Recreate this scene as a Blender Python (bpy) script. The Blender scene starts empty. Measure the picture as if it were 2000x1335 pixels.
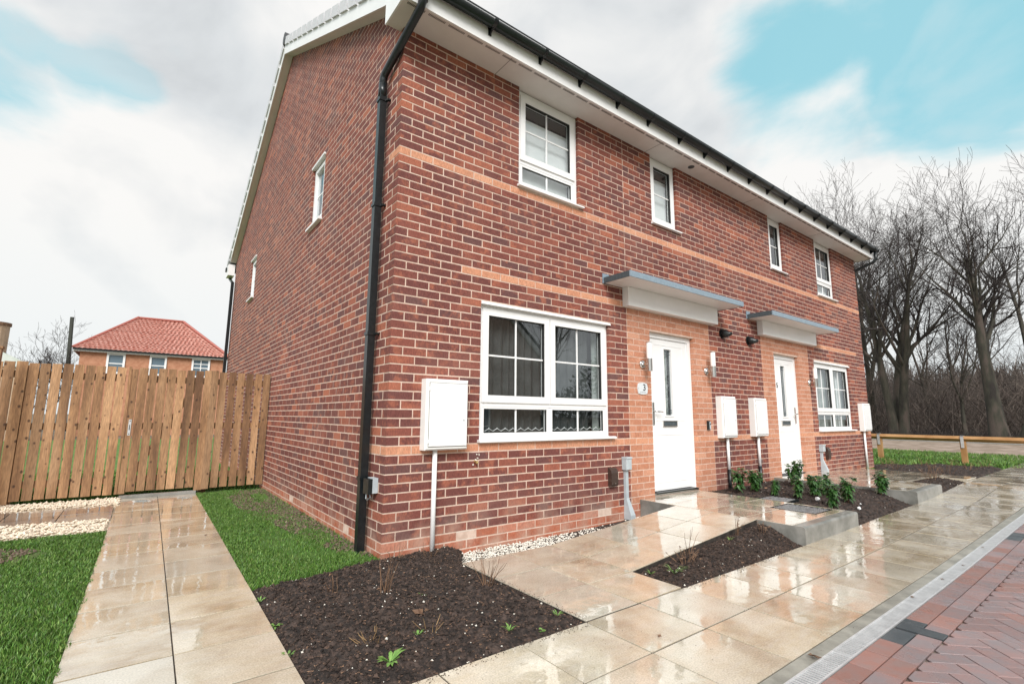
import bpy, math, random
import numpy as np
from mathutils import Vector, Matrix, noise
random.seed(7); rng = np.random.default_rng(7)
D = bpy.data; SC = bpy.context.scene; COL = SC.collection
PI = math.pi; R = random.uniform

# ------------------------------------------------------------------ camera
yaw, pit, rol = .922378, .150419, .0074833
f = Vector((math.cos(yaw)*math.cos(pit), math.sin(yaw)*math.cos(pit), math.sin(pit)))
rt = Vector((math.sin(yaw), -math.cos(yaw), 0)); up = rt.cross(f)
r2 = math.cos(rol)*rt + math.sin(rol)*up; u2 = -math.sin(rol)*rt + math.cos(rol)*up
cd = D.cameras.new('camera'); cam = D.objects.new('camera', cd); COL.objects.link(cam)
cam.matrix_world = Matrix(((r2.x,u2.x,-f.x,-1.6212),(r2.y,u2.y,-f.y,-3.8206),(r2.z,u2.z,-f.z,1.0761),(0,0,0,1)))
cd.sensor_width = 36; cd.lens = 951.25/2000*36; cd.clip_start = .05; cd.clip_end = 3000
SC.camera = cam
CAM = Vector((-1.6212,-3.8206,1.0761))
def pxsize(p, s):                      # rough size in the photograph, only used to rank pieces by how large they show
    d = (Vector(p)-CAM); z = d.dot(f)
    if z < .3: return 0
    a, b = d.dot(r2)/z, d.dot(u2)/z
    if abs(a) > 1.09 or abs(b) > .74: return 0
    return s*951/z
# ------------------------------------------------------------------ sky
SUN_EL, SUN_AZ = math.radians(38), math.radians(232)     # azimuth of the sun, counter-clockwise from +x
W = D.worlds.new('World'); SC.world = W; W.use_nodes = True
N = W.node_tree.nodes; L = W.node_tree.links; N.clear()
def nd(t, **k):
    n = N.new(t)
    for a, b in k.items(): setattr(n, a, b)
    return n
sky = nd('ShaderNodeTexSky', sky_type='NISHITA', sun_disc=False, sun_elevation=SUN_EL, sun_rotation=math.radians(90)-SUN_AZ, air_density=1.0, dust_density=.6, ozone_density=2.5)
tc = nd('ShaderNodeTexCoord'); nz = nd('ShaderNodeTexNoise'); mp = nd('ShaderNodeMapping')
mp.inputs['Scale'].default_value = (1,1,1.9); mp.inputs['Location'].default_value = (3.1,.7,.2)
L.new(tc.outputs['Generated'], mp.inputs[0]); L.new(mp.outputs[0], nz.inputs['Vector'])
nz.inputs['Scale'].default_value = 2.3; nz.inputs['Detail'].default_value = 9; nz.inputs['Roughness'].default_value = .52; nz.inputs['Distortion'].default_value = .25
def M(op, a, b=None, c=None, clamp=False):
    n = nd('ShaderNodeMath', operation=op, use_clamp=clamp)
    for i, v in enumerate((a, b, c)):
        if v is None: continue
        if hasattr(v, 'links'): L.new(v, n.inputs[i])
        else: n.inputs[i].default_value = v
    return n.outputs[0]
def blob(v, w):                         # 1 at direction v, fading to 0 at angular width w
    n = nd('ShaderNodeVectorMath', operation='DOT_PRODUCT'); L.new(tc.outputs['Generated'], n.inputs[0])
    n.inputs[1].default_value = Vector(v).normalized()
    return M('MULTIPLY_ADD', M('SUBTRACT', n.outputs['Value'], 1), 1/(1-math.cos(w)), 1, True)
def dirpx(u, v): return f + (u-1000)/951.25*r2 - (v-667.5)/951.25*u2
holes = M('MULTIPLY', blob(dirpx(1740,0), .27), .30)
for (u,v,w,s) in ((1990,90,.17,.26),(1475,130,.13,.22),(-10,150,.11,.24),(225,165,.07,.24),(-900,-500,.6,.2)):
    holes = M('ADD', holes, M('MULTIPLY', blob(dirpx(u,v), w), s))
density = M('SUBTRACT', M('MULTIPLY_ADD', nz.outputs['Fac'], 1.5, -.02), holes)
sepz = nd('ShaderNodeSeparateXYZ'); L.new(tc.outputs['Generated'], sepz.inputs[0])
density = M('ADD', density, M('MULTIPLY', M('SUBTRACT', 1, M('DIVIDE', M('ABSOLUTE', sepz.outputs[2]), .42), None, True), .45))
cover = nd('ShaderNodeMapRange', interpolation_type='SMOOTHSTEP'); L.new(density, cover.inputs[0])
cover.inputs[1].default_value = .34; cover.inputs[2].default_value = .66; cover.inputs[3].default_value = .10
nz2 = nd('ShaderNodeTexNoise'); mp2 = nd('ShaderNodeMapping'); mp2.inputs['Location'].default_value = (7.3,2.2,5.1); mp2.inputs['Scale'].default_value = (1,1,1.5)
L.new(tc.outputs['Generated'], mp2.inputs[0]); L.new(mp2.outputs[0], nz2.inputs['Vector'])
nz2.inputs['Scale'].default_value = 3.1; nz2.inputs['Detail'].default_value = 10; nz2.inputs['Roughness'].default_value = .5; nz2.inputs['Distortion'].default_value = .35
grey = M('ADD', M('ADD', M('MULTIPLY', M('SUBTRACT', nz2.outputs['Fac'], .5), 1.9), M('MULTIPLY', blob(dirpx(1270,60), .30), .38)), .17)
grey = M('ADD', grey, M('MULTIPLY', blob(dirpx(640,60), .3), .06))
grey = M('SUBTRACT', grey, M('MULTIPLY', blob(dirpx(60,300), .5), .02))
cr = nd('ShaderNodeValToRGB'); L.new(grey, cr.inputs[0])
e = cr.color_ramp.elements; e[0].position = .20; e[0].color = (.53,.525,.515,1); e[1].position = .95; e[1].color = (.27,.285,.30,1)
el = e.new(.55); el.color = (.405,.42,.43,1)
sep = nd('ShaderNodeSeparateXYZ'); L.new(tc.outputs['Generated'], sep.inputs[0])
low = M('SUBTRACT', 1, M('DIVIDE', M('ABSOLUTE', sep.outputs[2]), .32), None, True)
hz = nd('ShaderNodeMix', data_type='RGBA'); L.new(M('MULTIPLY', low, .8), hz.inputs[0]); L.new(cr.outputs[0], hz.inputs[6]); hz.inputs[7].default_value = (.455,.49,.50,1)
tint = nd('ShaderNodeMix', data_type='RGBA', blend_type='MULTIPLY'); tint.inputs[0].default_value = 1
L.new(sky.outputs[0], tint.inputs[6]); tint.inputs[7].default_value = (.80,1.0,.72,1)
bgS = nd('ShaderNodeBackground'); L.new(tint.outputs[2], bgS.inputs[0]); bgS.inputs[1].default_value = .11
pale = nd('ShaderNodeBackground'); pale.inputs[0].default_value = (.17,.40,.465,1); pale.inputs[1].default_value = 1
mixp = nd('ShaderNodeMixShader'); mixp.inputs[0].default_value = .8; L.new(bgS.outputs[0], mixp.inputs[1]); L.new(pale.outputs[0], mixp.inputs[2])
bgC = nd('ShaderNodeBackground'); L.new(hz.outputs[2], bgC.inputs[0]); bgC.inputs[1].default_value = 1.0
mx = nd('ShaderNodeMixShader'); veil = nd('ShaderNodeMapRange', interpolation_type='SMOOTHSTEP'); L.new(nz2.outputs['Fac'], veil.inputs[0]); veil.inputs[1].default_value = .42; veil.inputs[2].default_value = .72; veil.inputs[4].default_value = .65
L.new(M('MAXIMUM', cover.outputs[0], veil.outputs[0]), mx.inputs[0]); L.new(mixp.outputs[0], mx.inputs[1]); L.new(bgC.outputs[0], mx.inputs[2])
out = nd('ShaderNodeOutputWorld'); L.new(mx.outputs[0], out.inputs[0])
# ------------------------------------------------------------------ sun
sl = D.lights.new('sun', 'SUN'); sl.energy = 2.2; sl.angle = math.radians(30); sl.color = (1,.98,.95)
so = D.objects.new('sun', sl); COL.objects.link(so)
sd = Vector((math.cos(SUN_EL)*math.cos(SUN_AZ), math.cos(SUN_EL)*math.sin(SUN_AZ), math.sin(SUN_EL)))
so.rotation_euler = sd.to_track_quat('Z', 'Y').to_euler()
SC.view_settings.view_transform = 'Standard'; SC.view_settings.look = 'None'
SC.view_settings.exposure = .86; SC.view_settings.gamma = 1; SC.view_settings.use_curve_mapping = False

# ------------------------------------------------------------------ materials
def mat(name, c1, c2=None, scale=8, rough=.7, bump=0, bscale=60, stretch=(1,1,1), spec=.5, metal=0, vary=0, c3=None, wet=None, coat=0, hi=.62, lo=.38, extra=None):
    m = D.materials.new(name); m.use_nodes = True; n = m.node_tree.nodes; l = m.node_tree.links
    b = n['Principled BSDF']; b.inputs['Metallic'].default_value = metal; b.inputs['Roughness'].default_value = rough
    b.inputs['Specular IOR Level'].default_value = spec; b.inputs['Coat Weight'].default_value = coat; b.inputs['Coat Roughness'].default_value = .08
    g = n.new('ShaderNodeNewGeometry'); oi = n.new('ShaderNodeObjectInfo')
    ad = n.new('ShaderNodeMath'); ad.operation = 'MULTIPLY_ADD'; l.new(g.outputs['Random Per Island'], ad.inputs[0]); ad.inputs[1].default_value = 7.31; l.new(oi.outputs['Random'], ad.inputs[2])
    wn = n.new('ShaderNodeTexWhiteNoise'); wn.noise_dimensions = '1D'; l.new(ad.outputs[0], wn.inputs['W'])
    mpn = n.new('ShaderNodeMapping'); mpn.inputs['Scale'].default_value = stretch; l.new(g.outputs['Position'], mpn.inputs[0])
    if vary:
        of = n.new('ShaderNodeVectorMath'); of.operation = 'SCALE'; l.new(wn.outputs['Color'], of.inputs[0]); of.inputs[3].default_value = 5
        l.new(of.outputs[0], mpn.inputs['Location'])
    col = None
    if c2:
        t = n.new('ShaderNodeTexNoise'); t.inputs['Scale'].default_value = scale; t.inputs['Detail'].default_value = 6; t.inputs['Roughness'].default_value = .6
        l.new(mpn.outputs[0], t.inputs['Vector'])
        r = n.new('ShaderNodeValToRGB'); l.new(t.outputs['Fac'], r.inputs[0])
        r.color_ramp.elements[0].position = lo; r.color_ramp.elements[0].color = (*c1, 1)
        r.color_ramp.elements[1].position = hi; r.color_ramp.elements[1].color = (*c2, 1)
        if c3: x = r.color_ramp.elements.new(.5*(hi+lo)); x.color = (*c3, 1)
        col = r.outputs[0]
    if vary:
        h = n.new('ShaderNodeHueSaturation'); h.inputs['Color'].default_value = (*c1, 1)
        if col: l.new(col, h.inputs['Color'])
        mr = n.new('ShaderNodeMapRange'); l.new(wn.outputs['Value'], mr.inputs[0]); mr.inputs[3].default_value = 1-vary; mr.inputs[4].default_value = 1+vary
        l.new(mr.outputs[0], h.inputs['Value']); col = h.outputs[0]
    if col: l.new(col, b.inputs['Base Color'])
    else: b.inputs['Base Color'].default_value = (*c1, 1)
    if wet:                             # (dry roughness, wet roughness, patch scale)
        t = n.new('ShaderNodeTexNoise'); t.inputs['Scale'].default_value = wet[2]; t.inputs['Detail'].default_value = 4; l.new(mpn.outputs[0] if len(wet) > 3 else g.outputs['Position'], t.inputs['Vector'])
        mr = n.new('ShaderNodeMapRange'); mr.interpolation_type = 'SMOOTHSTEP'; l.new(t.outputs['Fac'], mr.inputs[0]); mr.inputs[1].default_value = .44; mr.inputs[2].default_value = .62
        mr.inputs[3].default_value = wet[1]; mr.inputs[4].default_value = wet[0]; l.new(mr.outputs[0], b.inputs['Roughness'])
        if coat: l.new(mr.outputs[0], b.inputs['Coat Roughness'])
    if bump:
        t = n.new('ShaderNodeTexNoise'); t.inputs['Scale'].default_value = bscale; t.inputs['Detail'].default_value = 5; l.new(mpn.outputs[0], t.inputs['Vector'])
        bp = n.new('ShaderNodeBump'); bp.inputs['Strength'].default_value = 1; bp.inputs['Distance'].default_value = bump; l.new(t.outputs['Fac'], bp.inputs['Height'])
        l.new(bp.outputs[0], b.inputs['Normal'])
    if extra: extra(m, n, l, b, g, wn, mpn, col)
    return m

def brick_mat(name, dark, mid, light, p_light, purple=None):
    """wire-cut facing brick: every brick its own tone, mottled with a lighter fired flash, dragged vertical texture"""
    m = D.materials.new(name); m.use_nodes = True; n = m.node_tree.nodes; l = m.node_tree.links; b = n['Principled BSDF']
    g = n.new('ShaderNodeNewGeometry'); oi = n.new('ShaderNodeObjectInfo')
    ad = n.new('ShaderNodeMath'); ad.operation = 'MULTIPLY_ADD'; l.new(g.outputs['Random Per Island'], ad.inputs[0]); ad.inputs[1].default_value = 7.31; l.new(oi.outputs['Random'], ad.inputs[2])
    wn = n.new('ShaderNodeTexWhiteNoise'); wn.noise_dimensions = '1D'; l.new(ad.outputs[0], wn.inputs['W'])
    r = n.new('ShaderNodeValToRGB'); l.new(wn.outputs['Value'], r.inputs[0]); E = r.color_ramp.elements
    E[0].position = 0; E[0].color = (*(purple or dark), 1); E[1].position = 1; E[1].color = (*light, 1)
    for p, c in ((.06, purple or dark), (.12, dark), (1-p_light-.25, dark), (1-p_light, mid), (1-p_light*.4, mid)):
        x = E.new(p); x.color = (*c, 1)
    of = n.new('ShaderNodeVectorMath'); of.operation = 'SCALE'; l.new(wn.outputs['Color'], of.inputs[0]); of.inputs[3].default_value = 9
    ps = n.new('ShaderNodeVectorMath'); ps.operation = 'ADD'; l.new(of.outputs[0], ps.inputs[0]); l.new(g.outputs['Position'], ps.inputs[1])
    t = n.new('ShaderNodeTexNoise'); t.inputs['Scale'].default_value = 7; t.inputs['Detail'].default_value = 4; t.inputs['Roughness'].default_value = .65; l.new(ps.outputs[0], t.inputs['Vector'])
    mr = n.new('ShaderNodeMapRange'); mr.interpolation_type = 'SMOOTHSTEP'; l.new(t.outputs['Fac'], mr.inputs[0]); mr.inputs[1].default_value = .50; mr.inputs[2].default_value = .68; mr.inputs[4].default_value = .7
    mx = n.new('ShaderNodeMix'); mx.data_type = 'RGBA'; l.new(mr.outputs[0], mx.inputs[0]); l.new(r.outputs[0], mx.inputs[6]); mx.inputs[7].default_value = (*light, 1)
    mp = n.new('ShaderNodeMapping'); mp.inputs['Scale'].default_value = (1,1,.22); l.new(ps.outputs[0], mp.inputs[0])
    t2 = n.new('ShaderNodeTexNoise'); t2.inputs['Scale'].default_value = 170; t2.inputs['Detail'].default_value = 3; l.new(mp.outputs[0], t2.inputs['Vector'])
    m2 = n.new('ShaderNodeMapRange'); l.new(t2.outputs['Fac'], m2.inputs[0]); m2.inputs[1].default_value = .3; m2.inputs[2].default_value = .7; m2.inputs[3].default_value = .72; m2.inputs[4].default_value = 1.28
    hs = n.new('ShaderNodeHueSaturation'); l.new(mx.outputs[2], hs.inputs['Color']); l.new(m2.outputs[0], hs.inputs['Value'])
    # pale lime bloom in loose patches over the wall
    t3 = n.new('ShaderNodeTexNoise'); t3.inputs['Scale'].default_value = 1.7; t3.inputs['Detail'].default_value = 7; l.new(g.outputs['Position'], t3.inputs['Vector'])
    m3 = n.new('ShaderNodeMapRange'); l.new(t3.outputs['Fac'], m3.inputs[0]); m3.inputs[1].default_value = .5; m3.inputs[2].default_value = .75; m3.inputs[4].default_value = .10
    mb = n.new('ShaderNodeMix'); mb.data_type = 'RGBA'; l.new(m3.outputs[0], mb.inputs[0]); l.new(hs.outputs[0], mb.inputs[6]); mb.inputs[7].default_value = (.5,.36,.3,1)
    sx = n.new('ShaderNodeSeparateXYZ'); l.new(g.outputs['Position'], sx.inputs[0])
    zr = n.new('ShaderNodeMapRange'); l.new(sx.outputs[2], zr.inputs[0]); zr.inputs[1].default_value = .38; zr.inputs[2].default_value = -.05
    t5 = n.new('ShaderNodeTexNoise'); t5.inputs['Scale'].default_value = 5; t5.inputs['Detail'].default_value = 6; l.new(g.outputs['Position'], t5.inputs['Vector'])
    r5 = n.new('ShaderNodeMapRange'); l.new(t5.outputs['Fac'], r5.inputs[0]); r5.inputs[1].default_value = .42; r5.inputs[2].default_value = .72; r5.inputs[4].default_value = .75
    k5 = n.new('ShaderNodeMath'); k5.operation = 'MULTIPLY'; l.new(zr.outputs[0], k5.inputs[0]); l.new(r5.outputs[0], k5.inputs[1])
    st = n.new('ShaderNodeMix'); st.data_type = 'RGBA'; l.new(k5.outputs[0], st.inputs[0]); l.new(mb.outputs[2], st.inputs[6]); st.inputs[7].default_value = (.46,.32,.25,1)
    l.new(st.outputs[2], b.inputs['Base Color']); b.inputs['Roughness'].default_value = .8; b.inputs['Specular IOR Level'].default_value = .3
    bp = n.new('ShaderNodeBump'); bp.inputs['Distance'].default_value = .003; bp.inputs['Strength'].default_value = .9; l.new(t2.outputs['Fac'], bp.inputs['Height']); l.new(bp.outputs[0], b.inputs['Normal'])
    return m
BR = brick_mat('red_brick', (.155,.053,.045), (.225,.072,.053), (.37,.125,.075), .28, (.135,.060,.056))
BO = brick_mat('orange_brick', (.46,.20,.12), (.51,.235,.15), (.58,.30,.20), .3)
BP = brick_mat('plinth_brick', (.36,.11,.06), (.43,.14,.08), (.50,.24,.17), .3)
BB = brick_mat('band_brick', (.55,.25,.15), (.59,.285,.175), (.63,.32,.20), .3)
MORT = mat('mortar', (.54,.39,.31), (.68,.52,.43), 14, .9, .002, 150)
WHITE = mat('white_plastic', (.80,.80,.80), (.84,.84,.84), 3, .28)
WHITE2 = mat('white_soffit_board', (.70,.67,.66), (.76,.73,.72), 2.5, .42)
SHEEN = mat('white_box_plastic', (.78,.78,.76), (.84,.84,.82), 2, .5)
BLACKP = mat('black_plastic', (.006,.009,.010), (.011,.015,.017), 30, .3)
RUBBER = mat('dark_seal', (.02,.02,.02), None)
DARKV = mat('vent_slot_dark', (.10,.085,.075), None)
STEEL = mat('brushed_steel', (.55,.54,.52), (.62,.61,.59), 50, .28, metal=1)
CHROME = mat('chrome', (.6,.6,.6), None, rough=.12, metal=1)
LEADG = mat('grey_blue_metal_trim', (.20,.27,.33), (.25,.32,.38), 40, .45)
LEADD = mat('dark_grey_metal_trim', (.05,.065,.075), (.07,.09,.10), 40, .4)
GREYP = mat('grey_plastic', (.42,.47,.50), (.47,.52,.55), 12, .5)
BROWNP = mat('brown_plastic', (.045,.028,.022), (.06,.036,.028), 30, .4)
OPAL = mat('opal_diffuser', (.86,.86,.86), None, rough=.3)
CLOTH = mat('pale_curtain', (.80,.82,.82), (.86,.87,.87), 6, .9)
CLOTHG = mat('grey_curtain', (.24,.27,.255), (.36,.38,.365), 6, .9)
ROOM = mat('unlit_room_dark', (.06,.063,.066), (.08,.08,.083), 2, .9)  # dimness of the unlit interiors is put into this colour
TILEG = mat('grey_roof_tile', (.06,.06,.065), (.09,.09,.095), 9, .6, .003, 60)
VERGE = mat('grey_verge_cap', (.52,.52,.54), (.60,.60,.62), 12, .5)
def wetslab(m, n, l, b, g, wn, mpn, col):
    # long shallow undulation of the water film, on top of the slab's own grain
    t = n.new('ShaderNodeTexNoise'); t.inputs['Scale'].default_value = 6; t.inputs['Detail'].default_value = 3; l.new(g.outputs['Position'], t.inputs['Vector'])
    t2 = n.new('ShaderNodeTexNoise'); t2.inputs['Scale'].default_value = 90; t2.inputs['Detail'].default_value = 4; l.new(g.outputs['Position'], t2.inputs['Vector'])
    a = n.new('ShaderNodeMath'); a.operation = 'MULTIPLY_ADD'; l.new(t2.outputs['Fac'], a.inputs[0]); a.inputs[1].default_value = .035; l.new(t.outputs['Fac'], a.inputs[2])
    bp = n.new('ShaderNodeBump'); bp.inputs['Distance'].default_value = .0020; l.new(a.outputs[0], bp.inputs['Height'])
    l.new(bp.outputs[0], b.inputs['Normal']); l.new(bp.outputs[0], b.inputs['Coat Normal']); b.inputs['Coat IOR'].default_value = 2.1
    # faint riven streaks and paler dried film
    mm = n.new('ShaderNodeMapping'); mm.inputs['Scale'].default_value = (2.2,9,1); mm.inputs['Rotation'].default_value = (0,0,.5); l.new(g.outputs['Position'], mm.inputs[0])
    t3 = n.new('ShaderNodeTexNoise'); t3.inputs['Scale'].default_value = 2.2; t3.inputs['Detail'].default_value = 8; t3.inputs['Roughness'].default_value = .7; l.new(mm.outputs[0], t3.inputs['Vector'])
    r = n.new('ShaderNodeMapRange'); l.new(t3.outputs['Fac'], r.inputs[0]); r.inputs[1].default_value = .45; r.inputs[2].default_value = .8; r.inputs[4].default_value = .7
    x = n.new('ShaderNodeMix'); x.data_type = 'RGBA'; l.new(r.outputs[0], x.inputs[0]); l.new(col, x.inputs[6]); x.inputs[7].default_value = (.60,.55,.48,1)
    t4 = n.new('ShaderNodeTexNoise'); t4.inputs['Scale'].default_value = 130; t4.inputs['Detail'].default_value = 2; l.new(g.outputs['Position'], t4.inputs['Vector'])
    r4 = n.new('ShaderNodeMapRange'); l.new(t4.outputs['Fac'], r4.inputs[0]); r4.inputs[1].default_value = .3; r4.inputs[2].default_value = .7; r4.inputs[3].default_value = .80; r4.inputs[4].default_value = 1.16
    pg = n.new('ShaderNodeMapRange'); sc_ = n.new('ShaderNodeSeparateColor'); l.new(wn.outputs['Color'], sc_.inputs[0]); l.new(sc_.outputs[1], pg.inputs[0]); pg.inputs[1].default_value = .35; pg.inputs[2].default_value = 1; pg.inputs[4].default_value = .65
    xg = n.new('ShaderNodeMix'); xg.data_type = 'RGBA'; l.new(pg.outputs[0], xg.inputs[0]); l.new(x.outputs[2], xg.inputs[6]); xg.inputs[7].default_value = (.56,.53,.45,1)
    h4 = n.new('ShaderNodeHueSaturation'); l.new(xg.outputs[2], h4.inputs['Color']); l.new(r4.outputs[0], h4.inputs['Value'])
    l.new(h4.outputs[0], b.inputs['Base Color'])
SLAB = mat('wet_buff_slab', (.43,.335,.215), (.70,.63,.50), 3.2, .1, vary=.10, c3=(.58,.495,.355), wet=(.26,.03,2.2,1), coat=1, spec=.5, hi=.66, lo=.34, extra=wetslab)
SLABG = mat('wet_grey_slab', (.17,.155,.14), (.26,.245,.225), 3, .12, vary=.08, wet=(.25,.05,2), coat=1, extra=wetslab)
SLABL = mat('riser_concrete', (.15,.15,.135), (.27,.265,.245), 5, .45, .001, 120, coat=.3)
CONC = mat('concrete_strip', (.20,.195,.17), (.33,.32,.28), 7, .45, .0012, 140, vary=.07)
MESHG = mat('galvanised_grate', (.60,.61,.62), (.72,.73,.74), 20, .38, metal=.45)
PAVR = mat('red_block_paver', (.29,.145,.12), (.26,.165,.15), 14, .42, .0015, 160, vary=.13, c3=(.28,.155,.135), wet=(.5,.25,3))
PAVM = mat('mauve_block_paver', (.28,.175,.165), (.23,.185,.19), 10, .42, .0015, 160, vary=.13, wet=(.5,.25,3))
PAVK = mat('charcoal_block_paver', (.05,.06,.068), (.075,.085,.092), 12, .45, .0015, 160, vary=.15)
SAND = mat('joint_sand', (.09,.065,.055), (.20,.16,.13), 20, .9)
JOINT = mat('dark_joint', (.018,.014,.011), (.05,.04,.033), 20, .8)
SOIL = mat('dark_soil', (.012,.008,.0065), (.075,.050,.040), 26, .85, .012, 90, c3=(.030,.020,.016))
SOILB = mat('crumbly_soil', (.015,.010,.008), (.07,.044,.033), 8, .9, vary=.55)
CHIP = mat('bark_chip', (.05,.028,.018), (.24,.14,.085), 5, .8, vary=.6)
STONE = mat('white_pebble', (.66,.62,.54), (.80,.77,.70), 6, .7, vary=.14)
STONEY = mat('cream_gravel', (.60,.50,.38), (.74,.66,.54), 6, .8, vary=.18)
GRASS = mat('grass_blade', (.04,.125,.016), (.22,.27,.075), 2.2, .55, vary=.6, c3=(.09,.19,.028), hi=.7, lo=.32)
LAWN = mat('lawn_base', (.045,.12,.014), (.12,.10,.05), 1.1, .9, .02, 60, c3=(.07,.15,.02), hi=.72, lo=.3)
FARGR = mat('far_grass', (.06,.15,.018), (.12,.20,.04), 1.2, .9, .02, 30)
EARTH = mat('bare_earth', (.10,.085,.06), (.19,.16,.12), 1.2, .95, .03, 12)
LITTER = mat('leaf_litter_path', (.17,.125,.085), (.36,.28,.23), 2.2, .95, .02, 18)
WOODFL = mat('woodland_floor', (.05,.04,.03), (.10,.075,.05), 1.4, .95, .05, 8)
BARK = mat('bark', (.025,.020,.017), (.085,.065,.053), 2.4, .9, .02, 22, stretch=(1,1,.3), c3=(.045,.043,.03))
TWIG = mat('twig_bark', (.022,.017,.016), (.05,.04,.037), 2, .9)
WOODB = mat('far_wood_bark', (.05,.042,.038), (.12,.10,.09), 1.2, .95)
LEAF = mat('laurel_leaf', (.018,.062,.014), (.05,.115,.028), 20, .28, vary=.4, coat=.3)
LEAFS = mat('seedling_leaf', (.10,.22,.04), (.17,.30,.07), 30, .5, vary=.2)
DEAD = mat('dead_stem', (.11,.06,.035), (.24,.14,.08), 20, .85, vary=.3)
DLEAF = mat('dead_leaf', (.10,.05,.028), (.20,.12,.07), 20, .7, vary=.3)
EVER = mat('dark_evergreen', (.012,.03,.012), (.03,.055,.02), 2, .8, vary=.4)
PANT = mat('red_pantile', (.34,.11,.08), (.55,.30,.25), 9, .35, vary=.1)
FBR = mat('far_orange_brick', (.40,.18,.10), (.50,.25,.15), 4, .85)
PALE = mat('pale_sheet_roof', (.5,.55,.5), (.68,.7,.66), 2, .5)
TAN = mat('tan_render', (.42,.30,.20), (.5,.37,.26), 3, .8)
def knots(m, n, l, b, g, wn, mpn, col):
    # knots: scattered dark ovals in the board's own grain; weather-darkened streaks
    mm = n.new('ShaderNodeVectorMath'); mm.operation = 'MULTIPLY'; l.new(mpn.outputs[0], mm.inputs[0]); mm.inputs[1].default_value = (1,.3,6)
    v = n.new('ShaderNodeTexVoronoi'); v.inputs['Scale'].default_value = 11; l.new(mm.outputs[0], v.inputs['Vector'])
    r = n.new('ShaderNodeMapRange'); r.interpolation_type = 'SMOOTHSTEP'; l.new(v.outputs['Distance'], r.inputs[0]); r.inputs[1].default_value = .09; r.inputs[2].default_value = .20; r.inputs[3].default_value = .85; r.inputs[4].default_value = 0
    wv = n.new('ShaderNodeTexNoise'); wv.inputs['Scale'].default_value = 90; wv.inputs['Detail'].default_value = 3; l.new(mpn.outputs[0], wv.inputs['Vector'])
    r2_ = n.new('ShaderNodeMapRange'); l.new(wv.outputs['Fac'], r2_.inputs[0]); r2_.inputs[1].default_value = .3; r2_.inputs[2].default_value = .7; r2_.inputs[3].default_value = .68; r2_.inputs[4].default_value = 1.2
    h = n.new('ShaderNodeHueSaturation'); l.new(col, h.inputs['Color']); l.new(r2_.outputs[0], h.inputs['Value'])
    x = n.new('ShaderNodeMix'); x.data_type = 'RGBA'; l.new(r.outputs[0], x.inputs[0]); l.new(h.outputs[0], x.inputs[6]); x.inputs[7].default_value = (.05,.022,.012,1)
    l.new(x.outputs[2], b.inputs['Base Color'])
FENCE = mat('treated_timber', (.15,.075,.036), (.43,.255,.135), 3.2, .75, .002, 40, stretch=(1,1,.12), vary=.26, c3=(.31,.17,.082), extra=knots)
RAILW = mat('rail_timber', (.34,.17,.06), (.46,.26,.11), 3, .7, .002, 40, vary=.1)
def glassmat(name, ior, tintc):
    m = D.materials.new(name); m.use_nodes = True; n = m.node_tree.nodes; l = m.node_tree.links; n.remove(n['Principled BSDF'])
    o = n['Material Output']; a = n.new('ShaderNodeBsdfTransparent'); a.inputs[0].default_value = (*tintc, 1); gl = n.new('ShaderNodeBsdfGlossy'); gl.inputs['Roughness'].default_value = 0; gl.inputs[0].default_value = (.94,.97,1,1)
    fr = n.new('ShaderNodeFresnel'); mx = n.new('ShaderNodeMixShader')
    ge = n.new('ShaderNodeNewGeometry'); mi = n.new('ShaderNodeMapRange'); l.new(ge.outputs['Backfacing'], mi.inputs[0]); mi.inputs[3].default_value = ior; mi.inputs[4].default_value = 1/ior; l.new(mi.outputs[0], fr.inputs[0])   # same reflectance from both sides
    l.new(fr.outputs[0], mx.inputs[0]); l.new(a.outputs[0], mx.inputs[1]); l.new(gl.outputs[0], mx.inputs[2]); l.new(mx.outputs[0], o.inputs[0])
    return m
GLASS = glassmat('double_glazing', 2.2, (.90,.93,.93))

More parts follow.
